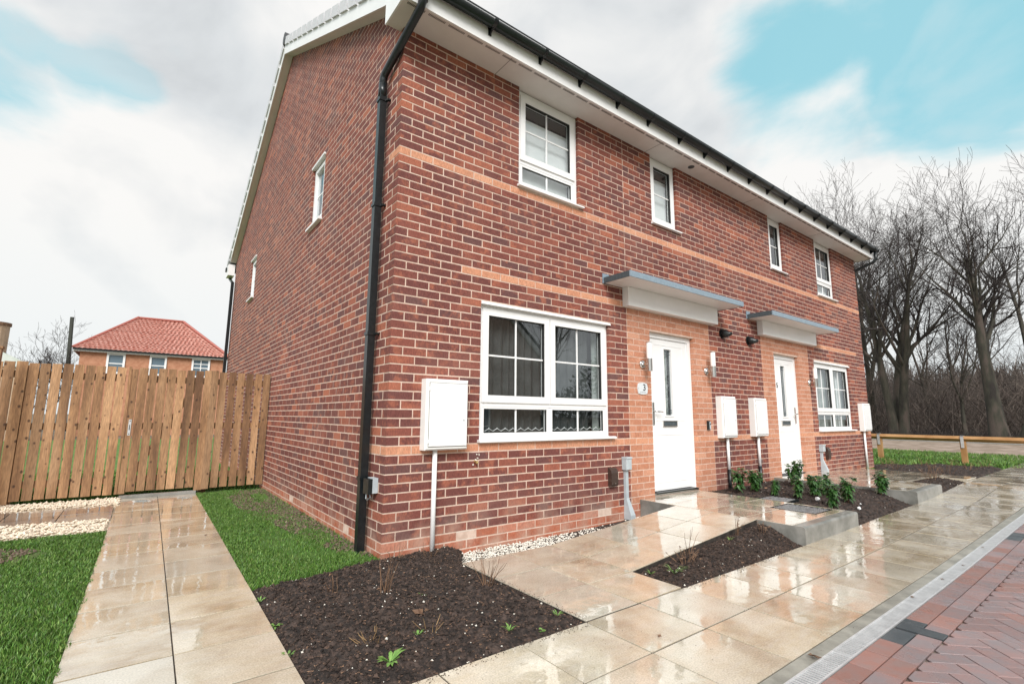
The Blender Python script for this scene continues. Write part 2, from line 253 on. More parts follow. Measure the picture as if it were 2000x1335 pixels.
# ------------------------------------------------------------------ mesh helpers
class MB:
    def __init__(s): s.v = []; s.f = []; s.n = 0
    def add(s, vs, fs):
        s.v.extend(vs); k = s.n; s.f.extend([tuple(i+k for i in q) for q in fs]); s.n += len(vs)
    def box(s, x0, y0, z0, x1, y1, z1):
        s.add([(x0,y0,z0),(x1,y0,z0),(x1,y1,z0),(x0,y1,z0),(x0,y0,z1),(x1,y0,z1),(x1,y1,z1),(x0,y1,z1)],
              [(0,3,2,1),(4,5,6,7),(0,1,5,4),(1,2,6,5),(2,3,7,6),(3,0,4,7)])
    def bevbox(s, x0, y0, z0, x1, y1, z1, b):      # box with chamfered edges round its y=y0 face
        s.add([(x0,y1,z0),(x1,y1,z0),(x1,y1,z1),(x0,y1,z1),(x0,y0+b,z0),(x1,y0+b,z0),(x1,y0+b,z1),(x0,y0+b,z1),
               (x0+b,y0,z0+b),(x1-b,y0,z0+b),(x1-b,y0,z1-b),(x0+b,y0,z1-b)],
              [(0,1,2,3)[::-1],(0,1,5,4),(1,2,6,5),(2,3,7,6),(3,0,4,7),(4,5,9,8),(5,6,10,9),(6,7,11,10),(7,4,8,11),(8,9,10,11)])
    def prism(s, poly, a, b, axis='z'):            # convex polygon extruded from a to b
        n = len(poly)
        def P(p, h): return {'z': (p[0],p[1],h), 'y': (p[0],h,p[1]), 'x': (h,p[0],p[1])}[axis]
        s.add([P(p,a) for p in poly]+[P(p,b) for p in poly], [tuple(range(n))[::-1], tuple(range(n,2*n))]+[(i,(i+1)%n,n+(i+1)%n,n+i) for i in range(n)])
    def slab(s, poly, zf, th, dz=0, ch=.0012):     # paving piece: top follows zf(x,y), chamfered arris
        n = len(poly); cx = sum(p[0] for p in poly)/n; cy = sum(p[1] for p in poly)/n
        def inn(p):
            d = math.hypot(p[0]-cx, p[1]-cy) or 1; k = 1-ch*1.4/d; return (cx+(p[0]-cx)*k, cy+(p[1]-cy)*k)
        top = [(*inn(p), zf(*p)+dz) for p in poly]; mid = [(p[0],p[1],zf(*p)+dz-ch) for p in poly]; bot = [(p[0],p[1],zf(*p)+dz-th) for p in poly]
        s.add(top+mid+bot, [tuple(range(n))]+[(n+i,n+(i+1)%n,(i+1)%n,i) for i in range(n)]+[(2*n+i,2*n+(i+1)%n,n+(i+1)%n,n+i) for i in range(n)])
    def tube(s, pts, rad, k=6, caps=True, rot=0):
        pts = [Vector(p) for p in pts]; m = len(pts); rad = rad if hasattr(rad, '__len__') else [rad]*m; vs = []; ref = None
        for i, p in enumerate(pts):
            d = (pts[min(i+1,m-1)]-pts[max(i-1,0)]).normalized()
            if ref is None: ref = Vector((0,0,1)) if abs(d.z) < .9 else Vector((1,0,0))
            a = d.cross(ref).normalized(); b = d.cross(a); ref = a.cross(d) if True else ref
            for j in range(k):
                t = 2*PI*j/k+rot; q = p+(a*math.cos(t)+b*math.sin(t))*rad[i]; vs.append(tuple(q))
        fs = [(i*k+j, i*k+(j+1)%k, (i+1)*k+(j+1)%k, (i+1)*k+j) for i in range(m-1) for j in range(k)]
        if caps: fs += [tuple(range(k))[::-1], tuple(range((m-1)*k, m*k))]
        s.add(vs, fs)
    def sphere(s, c, r, n=8, m=6):
        if not hasattr(r, '__len__'): r = (r,r,r)
        vs = [(c[0],c[1],c[2]-r[2])]; 
        for i in range(1, m):
            t = PI*i/m
            for j in range(n): vs.append((c[0]+r[0]*math.sin(t)*math.cos(2*PI*j/n), c[1]+r[1]*math.sin(t)*math.sin(2*PI*j/n), c[2]-r[2]*math.cos(t)))
        vs.append((c[0],c[1],c[2]+r[2])); e = len(vs)-1; fs = []
        for j in range(n):
            fs.append((0, 1+(j+1)%n, 1+j)); fs.append((e, e-n+j, e-n+(j+1)%n))
            for i in range(m-2): fs.append((1+i*n+j, 1+i*n+(j+1)%n, 1+(i+1)*n+(j+1)%n, 1+(i+1)*n+j))
        s.add(vs, fs)
    def build(s, name, m, parent=None, smooth=False, kind=None):
        me = D.meshes.new(name); me.from_pydata(s.v, [], s.f); me.materials.append(m)
        if smooth: me.polygons.foreach_set('use_smooth', [True]*len(me.polygons))
        return link(name, me, parent, kind)
def link(name, me, parent=None, kind=None, loc=None):
    o = D.objects.new(name, me); COL.objects.link(o)
    if parent: o.parent = parent
    if kind: o['kind'] = kind
    if loc: o.location = loc
    return o
def B(*a): m = MB(); m.box(*a); return m
def tag(o, label, cat, group=None, kind=None):
    o['label'] = label; o['category'] = cat
    if group: o['group'] = group
    if kind: o['kind'] = kind
    return o
def thing(name, label, cat, loc=(0,0,0), group=None, kind=None):
    o = D.objects.new(name, None); o.empty_display_size = .1; COL.objects.link(o); o.location = loc
    return tag(o, label, cat, group, kind)
def clip(poly, nx, ny, c):                       # keep nx*x+ny*y <= c
    o = []
    for i, p in enumerate(poly):
        q = poly[(i+1) % len(poly)]; a = nx*p[0]+ny*p[1]-c; b = nx*q[0]+ny*q[1]-c
        if a <= 0: o.append(p)
        if a*b < 0: t = a/(a-b); o.append((p[0]+(q[0]-p[0])*t, p[1]+(q[1]-p[1])*t))
    return o
def area(p): return abs(sum(p[i][0]*p[(i+1)%len(p)][1]-p[(i+1)%len(p)][0]*p[i][1] for i in range(len(p))))/2

# ================================================================== THE HOUSE
LX, LY, ZS = 11.0, 9.9, 4.62                     # length, depth, soffit level
house = thing('brick_house', 'two-storey pair of new brick homes with two white front doors under flat canopies', 'house')
# openings on the front: x0, x1, z0, z1
OPF = [(.90,2.70,.855,2.15), (3.47,4.44,.12,2.16), (6.79,7.70,.12,2.15), (8.37,10.06,.855,2.13),
       (1.346,2.236,3.49,4.75), (3.61,4.185,3.65,4.75), (6.93,7.44,3.66,4.75), (8.85,9.69,3.49,4.75)]
OPG = [(2.36,2.92,3.56,4.43), (6.95,7.5,3.42,4.26)]   # gable: y0, y1, z0, z1
def gz(y): return 4.81+.54*(y if y < 5 else 10-y)     # top of the gable brickwork
def split(lo, hi, ops):
    segs = [(lo, hi)] if hi-lo > .012 else []
    for a, b in ops:
        segs = [t for s0, s1 in segs for t in ((s0, min(s1,a)), (max(s0,b), s1)) if t[1]-t[0] > .012]
        segs = [(b if 0 < s0-b < .03 else s0, a if 0 < a-s1 < .03 else s1) for s0, s1 in segs]
    return segs
airF = [(.68,.89), (2.465,2.68)]; airG = [(.75,.90), (2.76,2.95)]
bricks = []                                          # (size in picture, box, material key)
for k in range(-3, 62):
    z0, z1 = .075*k+.0055, .075*(k+1)-.0055; zm = (z0+z1)/2
    ops = [(o[0], o[1]) for o in OPF if o[2]-.01 < zm < o[3]+.012]
    if k == 0: ops += airF
    full = k % 2 == 0
    if z1 < ZS+.05:
        xs = [0.0]; x = .225 if full else .1125
        while x < LX: xs.append(x); x += .225
        xs.append(LX+.01)
        for a, b in zip(xs, xs[1:]):
            for s0, s1 in split(a if a == 0 else a+.005, b-.005, ops):
                # movement joints and colour changes beside the doors
                for (c0, c1) in ((0,3.03),(3.03,4.84),(4.84,6.37),(6.37,8.14),(8.14,11.1)):
                    t0, t1 = max(s0, c0+.003 if c0 else 0), min(s1, c1-.003)
                    if t1-t0 < .02: continue
                    orange = c0 in (3.03, 6.37) and z1 < 2.41
                    key = 'p' if k < 1 else 'b' if k in (10, 45) else 'o' if orange else 'b' if (k == 32 and (.574 < (t0+t1)/2 < 3.03 or 8.14 < (t0+t1)/2 < 10.52)) else 'r'
                    j = R(-.0009,-.0001)
                    d = (.1025 if full else .215) if t0 == 0 else .10
                    y0 = 0 if t0 == 0 else j
                    bricks.append((pxsize(((t0+t1)/2, 0, zm), math.sqrt((t1-t0)*.065)), (t0, y0, z0, t1, d, z1), key, 'F'))
    # gable; its corner brick is already there
    y = .1125 if full else .225; ys = [y]
    while y < LY: y += .225; ys.append(min(y, LY))
    gops = [(o[0], o[1]) for o in OPG if o[2]-.01 < zm < o[3]+.012]
    if k == 0: gops += airG
    for a, b in zip(ys, ys[1:]):
        for s0, s1 in split(a+.005, b-.005, gops):
            key = 'p' if k < 1 else 'b' if (k in (10, 45) and s1 < .36) else 'r'
            bricks.append((pxsize((0, (s0+s1)/2, zm), math.sqrt((s1-s0)*.065)*.8), (R(-.0009,-.0001), s0, z0, .1, s1, z1), key, 'G'))
for k in range(62, 102):                             # gable triangle above the eaves
    z0, z1 = .075*k+.005, .075*(k+1)-.005
    h = (z1-4.86)/.54; lo, hi = max(h, .1), min(10-h, LY)
    y = -.1125*(k % 2)
    while y < LY:
        a, b = max(y+.005, lo), min(y+.22, hi); y += .225
        if b-a > .03: bricks.append((0, (R(-.0009,-.0001), a, z0, .1, b, z1), 'r', 'G'))
fw = MB(); zc = sorted({-.3} | {o[2] for o in OPF} | {o[3] for o in OPF if o[3] < 4.7} | {4.66})
for za, zb in zip(zc, zc[1:]):
    zm = (za+zb)/2
    for s0, s1 in split(.0028, LX-.007, [(o[0]-.004, o[1]+.004) for o in OPF if o[2] < zm < o[3]]):
        fw.box(s0, .0012, za, s1, .099, zb)
front = fw.build('front_wall', MORT, house)
gw = MB(); yc = sorted({.104} | {o[0]-.004 for o in OPG} | {o[1]+.004 for o in OPG} | {LY, 5.0})
for ya, yb in zip(yc, yc[1:]):
    ym = (ya+yb)/2; cuts = [o for o in OPG if o[0]-.01 < ym < o[1]+.01]
    if cuts:
        o = cuts[0]; gw.box(.0004, ya, -.3, .095, yb, o[2]-.004); za = o[3]+.004
    else: za = -.3
    gw.prism([(ya,za),(yb,za),(yb,gz(yb)),(ya,gz(ya))], .0004, .095, 'x')
gable = gw.build('gable_wall', MORT, house)
MK = {'r': BR, 'o': BO, 'p': BP, 'b': BB}; WL = {'F': front, 'G': gable}
bricks.sort(key=lambda t: -t[0]); mcache = {}
for sz, bx, key, w in bricks[:300]:
    d = tuple(round(bx[i+3]-bx[i], 3) for i in range(3))
    if (d, key) not in mcache:
        m = MB()
        if bx[0] == 0 and w == 'F': m.box(0, 0, 0, *d)
        elif w == 'F': m.bevbox(0, 0, 0, *d, .002)
        else: m.box(0, 0, 0, *d)
        me = D.meshes.new('brick'); me.from_pydata(m.v, [], m.f); me.materials.append(MK[key]); mcache[(d, key)] = me
    link('brick', mcache[(d, key)], WL[w], loc=bx[:3])
for w in 'FG':
    for key, nm in (('r','red_brickwork'),('o','orange_brickwork'),('p','plinth_brickwork'),('b','band_brickwork')):
        m = MB()
        for sz, bx, kk, ww in bricks[300:]:
            if ww == w and kk == key: m.box(*bx)
        if m.n: m.build(nm, MK[key], WL[w], kind='stuff')
# other two walls, plain mortar-jointed brick that only shows past the corners
m = MB(); m.box(LX-.1, .106, -.3, LX-.003, LY, 4.75); m.box(.1, LY-.1, -.3, LX-.1, LY-.003, 4.75)
m.prism([(.106,4.75),(LY,4.75),(5,gz(5))], LX-.1, LX-.003, 'x'); m.build('rear_wall', mat('plain_red_brickwork', (.2,.06,.045), (.32,.13,.09), 9, .85), house)
# movement joints beside the first door
m = MB()
for x in (3.03, 4.84, 6.37, 8.14): m.box(x-.003, .003, -.15, x+.003, .02, 2.4)
m.build('movement_joint', mat('tan_mastic', (.30,.20,.13), None), house)
# air bricks
def airbrick(x0, x1, side):
    p = MB(); s = MB()
    if side == 'F':
        p.box(x0+.002, .012, .003, x1-.002, .06, .072)
        for r_ in range(5):
            for c_ in range(6):
                w_ = (x1-x0-.02)/6; xx = x0+.01+c_*w_+(.5*w_ if r_ % 2 else 0)
                s.box(xx, .002, .008+r_*.0125, min(xx+w_*.8, x1-.004), .013, .0128+r_*.0125)
        s.box(x0+.001,.001,.001,x1-.001,.011,.0055); s.box(x0+.001,.001,.0695,x1-.001,.011,.074)
    else:
        p.box(.012, x0+.002, .003, .06, x1-.002, .072)
        for r_ in range(5):
            for c_ in range(5):
                w_ = (x1-x0-.02)/5; xx = x0+.01+c_*w_+(.5*w_ if r_ % 2 else 0)
                s.box(.002, xx, .008+r_*.0125, .013, min(xx+w_*.8, x1-.004), .0128+r_*.0125)
    b = p.build('air_brick', DARKV, house); s.build('vent_slats', STONE, b, kind='stuff')
for a in airF: airbrick(*a, 'F')
for a in airG: airbrick(*a, 'G')

# ---------------------------------------------------------------- windows
def ring(m, x0, x1, z0, z1, t, ya, yb, tb=None):
    tb = tb or t
    m.box(x0, ya, z0, x1, yb, z0+tb); m.box(x0, ya, z1-t, x1, yb, z1); m.box(x0, ya+.0005, z0+tb, x0+t, yb, z1-t); m.box(x1-t, ya+.0005, z0+tb, x1, yb, z1-t)
def window(x0, x1, z0, z1, kind, curtain=None, blind=0):
    """kind: 'wide' two casements over two fixed lights, 'mid' casement over fixed light, 'slim' one casement"""
    fr = MB(); ring(fr, x0+.003, x1-.003, z0+.003, z1-.003, .045, .035, .095)
    w = fr.build('window', WHITE, house)
    sash, bar, pane, gask = MB(), MB(), [], MB()
    h = z1-z0; zt = z0+.335 if kind != 'slim' else z0
    if kind == 'mid': zt = z0+.30
    def light(a, b, c, d, t, cross, yb=.03):
        ring(sash, a, b, c, d, t, yb, .085)
        ring(gask, a+t-.004, b-t+.004, c+t-.004, d-t+.004, .006, yb+.008, .07)
        g = (a+t, b-t, c+t, d-t); pane.append(g)
        bw = .008; xm, zm = (g[0]+g[1])/2, (g[2]+g[3])/2
        if 'v' in cross: bar.box(xm-bw, .056, g[2], xm+bw, .068, g[3])
        if 'h' in cross:
            bar.box(g[0], .0555, zm-bw, xm-bw if 'v' in cross else g[1], .0685, zm+bw)
            if 'v' in cross: bar.box(xm+bw, .0555, zm-bw, g[1], .0685, zm+bw)
    if kind == 'wide':
        xm = (x0+x1)/2
        fr2 = MB(); fr2.box(xm-.032, .036, z0+.048, xm+.032, .094, zt-.032); fr2.box(x0+.048, .0365, zt-.028, x1-.048, .0945, zt+.03); fr2.build('transom', WHITE, w)
        for a, b in ((x0+.04, xm-.006), (xm+.006, x1-.04)):
            light(a, b, zt+.012, z1-.04, .068, 'vh', .022)
            light(a+.012, b-.004 if b < xm else b-.012, z0+.036, zt-.024, .024, 'v', .04)
    elif kind == 'mid':
        fr2 = MB(); fr2.box(x0+.048, .0365, zt-.028, x1-.048, .0945, zt+.03); fr2.build('transom', WHITE, w)
        light(x0+.04, x1-.04, zt+.012, z1-.05, .068, 'vh', .022); light(x0+.05, x1-.05, z0+.04, zt-.024, .03, 'v', .04)
    else: light(x0+.03, x1-.03, z0+.03, z1-.05, .07, 'h', .022)
    sash.build('casement', WHITE, w); bar.build('glazing_bar', WHITE, w); gask.build('seal', RUBBER, w)
    for g in pane:
        p = MB(); p.add([(g[0]-.01,.062,g[2]-.01),(g[1]+.01,.062,g[2]-.01),(g[1]+.01,.062,g[3]+.01),(g[0]-.01,.062,g[3]+.01)], [(0,1,2,3)]); p.build('pane', GLASS, w)
    s = MB(); s.prism([(-.045,z0-.022),(.06,z0-.022),(.06,z0+.004),(-.03,z0+.001),(-.045,z0-.006)], x0-.02, x1+.05, 'x')
    s.build('sill', WHITE, w)
    hd = MB(); hd.prism([(-.02,z1-.012),(.03,z1-.012),(.03,z1+.016),(-.008,z1+.016)], x0, x1+.022, 'x') 
    if z1 < 3: hd.build('head_drip', WHITE, w)
    # the room behind: a closed dark box, then its curtains or blind
    rm = MB(); a, b, c, d, ya, yb = x0-.25, x1+.25, z0-.1 if z1 > 3 else z0-.6, z1+.1, .125, 2.2
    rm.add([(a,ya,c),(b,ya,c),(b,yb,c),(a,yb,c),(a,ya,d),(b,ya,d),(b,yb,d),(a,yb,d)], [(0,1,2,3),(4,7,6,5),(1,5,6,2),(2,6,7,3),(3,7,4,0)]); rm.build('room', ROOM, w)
    def pleats(p0, p1, m_, name='curtain'):
        c_ = MB(); n_ = max(6, int((p1-p0)/.012)); xs_ = [p0+(p1-p0)*i/n_ for i in range(n_+1)]
        vs = [(x_, .17+.018*math.sin(x_*75+math.sin(x_*13)*2), zz) for x_ in xs_ for zz in (z0+.01, z1)]
        c_.add(vs, [(2*i, 2*i+2, 2*i+3, 2*i+1) for i in range(n_)]); c_.build(name, m_, w, smooth=True)
    if curtain: 
        for p0, p1, m_ in curtain: pleats(x0+p0, x0+p1, m_)
    if blind:
        b_ = MB(); b_.box(x0+.05, .14, z0+.02, x1-.05, .146, z0+(z1-z0)*blind); b_.build('blind', CLOTH, w)
    return w
W1 = window(*OPF[0], 'wide', [(.03,1.62,mat('dark_net', (.045,.05,.05), (.07,.075,.075), 6, .9)),(1.66,1.80,CLOTHG)])
W4 = window(*OPF[3], 'wide', [(.0,1.69,CLOTHG),(.08,.45,CLOTH),(1.1,1.5,CLOTH)])
def up_(o): return (o[0], o[1], o[2], ZS-.01)
window(*up_(OPF[4]), 'mid', None, .80); window(*up_(OPF[5]), 'slim', None, .78)
window(*up_(OPF[6]), 'slim', [(.0,.3,CLOTH)]); window(*up_(OPF[7]), 'mid', None, .35)
# scalloped string hanging just inside the foot of the first window
m = MB()
for xa, xb in ((.98,1.76),(1.87,2.66)):
    n_ = 8; 
    for i in range(n_):
        a = xa+(xb-xa)*i/n_; b = xa+(xb-xa)*(i+1)/n_; m.tube([(a,.10,.955),((a+b)/2,.10,.93),(b,.10,.955)], .0035, 4); m.sphere((a,.10,.955), .007, 6, 4)
m.build('string_of_beads', WHITE, W1)
def gwindow(y0, y1, z0, z1):
    m = MB()
    for (a, b, c, d) in ((y0+.003,y1-.003,z0+.003,z0+.05),(y0+.003,y1-.003,z1-.05,z1-.003),(y0+.003,y0+.05,z0+.05,z1-.05),(y1-.05,y1-.003,z0+.05,z1-.05)):
        m.box(.035, a, c, .09, b, d)
    for (a, b, c, d) in ((y0+.04,y1-.04,z0+.04,z0+.09),(y0+.04,y1-.04,z1-.09,z1-.04),(y0+.04,y0+.10,z0+.09,z1-.09),(y1-.10,y1-.04,z0+.09,z1-.09)):
        m.box(.02, a, c, .08, b, d)
    w = m.build('window', WHITE, house)
    p = MB(); p.add([(.055,y0+.08,z0+.08),(.055,y1-.08,z0+.08),(.055,y1-.08,z1-.08),(.055,y0+.08,z1-.08)], [(0,3,2,1)]); p.build('pane', GLASS, w)
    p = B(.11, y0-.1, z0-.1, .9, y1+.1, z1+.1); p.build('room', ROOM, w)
    p = B(-.045, y0-.02, z0-.03, .05, y1+.03, z0-.002); p.build('sill', WHITE, w)
    p = B(-.02, y0-.005, z1-.004, .03, y1+.02, z1+.02); p.build('head_drip', WHITE, w)
    p = B(.05, y0+.08, (z0+z1)/2-.008, .066, y1-.08, (z0+z1)/2+.008); p.build('glazing_bar', WHITE, w)
for o in OPG: gwindow(*o)

# ---------------------------------------------------------------- doors
def door(x0, x1, z1, gx0, gx1, hinge_left, num=None):
    fr = MB(); ring(fr, x0+.003, x1-.003, .125, z1-.003, .062, .055, .12, .02)
    d = fr.build('door', WHITE, house)
    a, b, c, e_ = x0+.068, x1-.068, .165, z1-.068
    lf = MB()   # leaf with a slot for the glass
    lf.box(a, .072, c, gx0, .115, e_); lf.box(gx1, .072, c, b, .115, e_); lf.box(gx0, .072, c, gx1, .115, 1.10); lf.box(gx0, .072, 1.965, gx1, .115, e_)
    lf.build('leaf', WHITE, d)
    t = MB()    # moulded raised panels round the glass and the letter plate
    ring(t, gx0-.022, gx1+.022, 1.078, 1.987, .022, .064, .0718); ring(t, a+.10, b-.10, 1.03, e_-.07, .012, .068, .0719)
    ring(t, a+.10, b-.10, .26, .86, .012, .068, .0719); t.build('moulding', WHITE, d)
    g = MB(); g.add([(gx0,.09,1.10),(gx1,.09,1.10),(gx1,.09,1.965),(gx0,.09,1.965)], [(0,1,2,3)]); g.build('glass', GLASS, d)
    q = MB()
    for zz in (1.13, 1.16, 1.90, 1.935): q.box(gx0, .084, zz, gx1, .0895, zz+.006)
    q.box(gx1-.03, .084, 1.10, gx1-.024, .0894, 1.965); q.build('lead_came', LEADD, d)
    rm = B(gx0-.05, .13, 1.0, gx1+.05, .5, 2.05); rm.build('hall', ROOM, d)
    p = MB(); p.box(gx0+.03, .118, 1.10, gx1-.035, .122, 1.965); p.build('hall_panel', CLOTHG, d)  # thin plain grey panel close behind the door glass
    lx = (gx0+gx1)/2; lp = MB(); ring(lp, lx-.15, lx+.15, .955, 1.03, .012, .056, .0717); lb = lp.build('letter_plate', STEEL, d)
    q = B(lx-.137, .062, .968, lx+.137, .0716, 1.017); q.build('letter_flap', LEADD, lb)
    hx = a+.045 if hinge_left else b-.045; s_ = 1 if hinge_left else -1
    h = MB(); h.box(hx-.016, .060, .98, hx+.016, .0716, 1.26); hb = h.build('handle_plate', STEEL, d)
    h = MB(); h.tube([(hx,.062,1.145),(hx,.02,1.145),(hx+s_*.02,.012,1.145),(hx+s_*.13,.012,1.14)], [.009,.009,.009,.007], 8); h.build('handle', CHROME, hb, True)
    s = B(x0+.004, .01, .119, x1-.004, .11, .150); s.build('threshold', STEEL, d)
    s = B(x0+.05, .0, .142, x1-.06, .06, .158); s.build('threshold_bar', BLACKP, d)
    s = B(x0+.004, .0, .100, x1-.004, .11, .117); s.build('threshold_gasket', BLACKP, d)
    return d
door(3.47, 4.44, 2.16, 3.845, 4.005, True); d2 = door(6.79, 7.70, 2.15, 7.14, 7.30, False)
def text(s, size, loc, m, parent=None, rot=(PI/2,0,0), name='lettering', ext=.002):
    c = D.curves.new('t', 'FONT'); c.body = s; c.size = size; c.extrude = ext; c.align_x = 'CENTER'; c.align_y = 'CENTER'
    o = D.objects.new('t', c); COL.objects.link(o); me = D.meshes.new_from_object(o); D.objects.remove(o); me.materials.append(m)
    o = link(name, me, parent, loc=loc); o.rotation_euler = rot; return o
text('5', .12, (6.99,.066,1.62), RUBBER, d2, name='door_number')

# ---------------------------------------------------------------- eaves, roof, gutter
m = MB(); m.box(-.16, -.31, ZS, LX+.16, -.0025, ZS+.012)
m.box(-.16, -.0035, ZS+.0005, -.005, .07, ZS+.0125)
for x0, x1, *_ in OPF[4:]: m.box(x0, -.003, ZS+.001, x1, .10, ZS+.013)
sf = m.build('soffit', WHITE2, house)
v = MB(); x = -.1
while x < LX:
    for i in range(15): v.box(x+i*.0115, -.285, ZS-.002, x+i*.0115+.0055, -.262, ZS+.0002)
    x += .205
v.build('soffit_vent', DARKV, sf, kind='stuff')
m = MB()
for x in (1.02, 3.5, 6.1, 8.6): m = B(x, -.305, ZS-.0015, x+.004, -.004, ZS+.0005); m.build('soffit_joint', DARKV, sf)
m = MB(); m.tube([(4.35,-.16,ZS-.006),(4.35,-.16,ZS-.0005)], .045, 14); m.build('soffit_terminal', LEADD, sf)
m = MB(); m.box(-.162, -.33, ZS-.012, LX+.162, -.311, ZS+.185); m.build('fascia', WHITE, house)
for xa in (-.162, LX+.145):
    m = MB(); m.prism([(-.3105,ZS-.010),(.07,ZS-.010),(.07,ZS+.36),(-.3105,ZS+.165)], xa, xa+.017, 'x'); m.build('box_end', WHITE, house)
# bargeboards with the grey underside strip
def rake(nm, mt, xa, xb, dz0, dz1, y0=.071, y1=5.0):
    for q in ([(y0,4.80+.54*y0+dz0),(y1,4.80+.54*y1+dz0),(y1,4.80+.54*y1+dz1),(y0,4.80+.54*y0+dz1)], [(10-y1,4.80+.54*y1+dz0),(10-y0,4.80+.54*y0+dz0),(10-y0,4.80+.54*y0+dz1),(10-y1,4.80+.54*y1+dz1)]):
        m = MB(); m.prism(q, xa, xb, 'x'); m.build(nm, mt, house)
rake('bargeboard', WHITE, -.14, -.12, 0, .19); rake('bargeboard', WHITE, LX+.12, LX+.14, 0, .19)
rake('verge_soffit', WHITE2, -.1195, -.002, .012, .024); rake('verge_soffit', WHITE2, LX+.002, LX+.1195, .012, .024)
m = MB(); m.box(-.162, 9.93, ZS-.1, -.02, 10.32, ZS+.18); m.build('rear_box_end', WHITE, house)
# roof: stepped courses of interlocking tiles on both slopes
m = MB(); c = .34; n_ = 16; sl_ = math.hypot(1,.54)
for sgn in (0, 1):
    for i in range(n_+1):
        ya = -.42+i*c; yb = min(ya+c+.03, 5.02); za = 4.80+.54*ya+.245; zb = 4.80+.54*yb+.225
        P_ = [(ya,za),(yb,zb),(yb,zb+.025),(ya,za+.028)]
        if sgn: P_ = [(10-p[0],p[1]) for p in P_][::-1]
        m.prism(P_, -.13, LX+.13, 'x')
rf = m.build('roof', TILEG, house)
m = MB()
for sgn in (0, 1):
    for xx in (-.162, LX+.13):
        y = -.36
        while y < 4.98:
            ya, yb = y, min(y+.275, 5.0); q = lambda t: 4.80+.54*t
            P_ = [(ya,q(ya)+.175),(yb,q(yb)+.175),(yb,q(yb)+.30),(ya,q(ya)+.30)]
            if sgn: P_ = [(10-p[0],p[1]) for p in P_][::-1]
            cap = MB(); cap.prism(P_, xx, xx+.032, 'x')
            P2 = [(ya+.005,q(ya+.005)+.300),(yb,q(yb)+.300),(yb,q(yb)+.33),(ya+.005,q(ya+.005)+.33)]
            if sgn: P2 = [(10-p[0],p[1]) for p in P2][::-1]
            cap.prism(P2, xx, xx+.10 if xx < 0 else xx+.03, 'x'); cap.build('verge_cap', VERGE, rf); y += .335
m = MB(); m.tube([(-.17,5,7.80),(LX+.17,5,7.80)], .11, 10); m.build('ridge_tiles', TILEG, rf)
# gutter: half round trough with rim, unions and brackets
def trough(x0, x1, yc, zc, r, t, k=10):
    m = MB(); o_ = [(yc+r*math.cos(PI+PI*i/k), zc+r*math.sin(PI+PI*i/k)) for i in range(k+1)]; i_ = [(yc+(r-t)*math.cos(PI+PI*i/k), zc+(r-t)*math.sin(PI+PI*i/k)) for i in range(k+1)]
    vs = [(x,*p) for x in (x0, x1) for p in o_+i_]; n = len(o_); T = 2*n; fs = []
    for i in range(k):
        fs += [(i, i+1, T+i+1, T+i), (n+i+1, n+i, T+n+i, T+n+i+1), (i, n+i, n+i+1, i+1), (T+i+1, T+n+i+1, T+n+i, T+i)]
    fs += [(0,T,T+n,n), (k,n+k,T+n+k,T+k)]
    m.add(vs, fs); return m
GY, GZ = -.392, 4.80
gut = trough(-.19, LX+.19, GY, GZ, .060, .004).build('gutter', BLACKP, house, True)
m = MB(); m.tube([(-.19,GY+.056-.112,GZ+.002),(LX+.19,GY-.056,GZ+.002)], .006, 6); m.build('gutter_rim', BLACKP, gut)
bxs = [-.08,.726,1.36,1.935,2.558,3.14,3.80,4.40,5.03,5.65,6.24,6.87,7.44,8.05,8.65,9.25,9.85,10.45,11.0]
bk = trough(-.018, .018, GY, GZ, .066, .006); bk.box(-.018, -.335, GZ-.11, .018, -.3305, GZ+.02)
bk.prism([(GY-.01,GZ-.064),(-.333,GZ-.115),(-.333,GZ-.03),(GY+.05,GZ-.03)], -.005, .005, 'x')
bm_ = D.meshes.new('gutter_bracket'); bm_.from_pydata(bk.v, [], bk.f); bm_.materials.append(BLACKP)
for x in bxs: link('gutter_bracket', bm_, gut, loc=(x,0,0))
for x in (-.19, LX+.19):
    m = MB(); m.prism([(GY+.066*math.cos(PI+PI*i/10), GZ+.066*math.sin(PI+PI*i/10)) for i in range(11)], x-.006, x+.006, 'x'); m.build('gutter_end', BLACKP, gut)
# downpipes
dp = MB(); PX, PY = -.062, .305; h_ = .034
def sq(m, pts, h, rot=PI/4): m.tube(pts, h*1.414, 4, True, rot)
sq(dp, [(PX,PY,-.06),(PX,PY,4.12)], .0325)
dpo = dp.build('downpipe', BLACKP, house)
m = MB(); m.tube([(PX,PY,4.10),(PX,PY,4.24),(PX+.004,PY-.03,4.29),(-.015,-.35,4.55),(-.01,-.385,4.60),(-.01,GY,4.76)], .037, 10); m.build('pipe_offset', BLACKP, dpo, True)
m = MB(); m.tube([(PX,PY,4.06),(PX,PY,4.19)], .040, 10); m.tube([(-.012,GY,4.60),(-.012,GY,4.75)], .044, 10); m.build('pipe_socket', BLACKP, dpo, True)
for z in (4.02, 2.97, 1.78, .55):
    m = MB(); m.box(PX-.040, PY-.040, z-.014, PX+.040, PY+.040, z+.014); m.box(PX+.03, PY-.065, z-.008, .004, PY-.045, z+.008); m.box(PX+.02, PY-.052, z-.01, .004, PY-.04, z+.01); m.build('pipe_clip', BLACKP, dpo)
m = MB(); sq(m, [(-.07,9.72,.0),(-.07,9.72,4.3)], .0325); m.tube([(-.07,9.72,4.28),(-.07,10.28,4.5),(-.07,10.3,4.62)], .035, 8); m.box(-.19, 10.2, ZS+.06, LX, 10.34, ZS+.15); m.build('rear_downpipe', BLACKP, house)
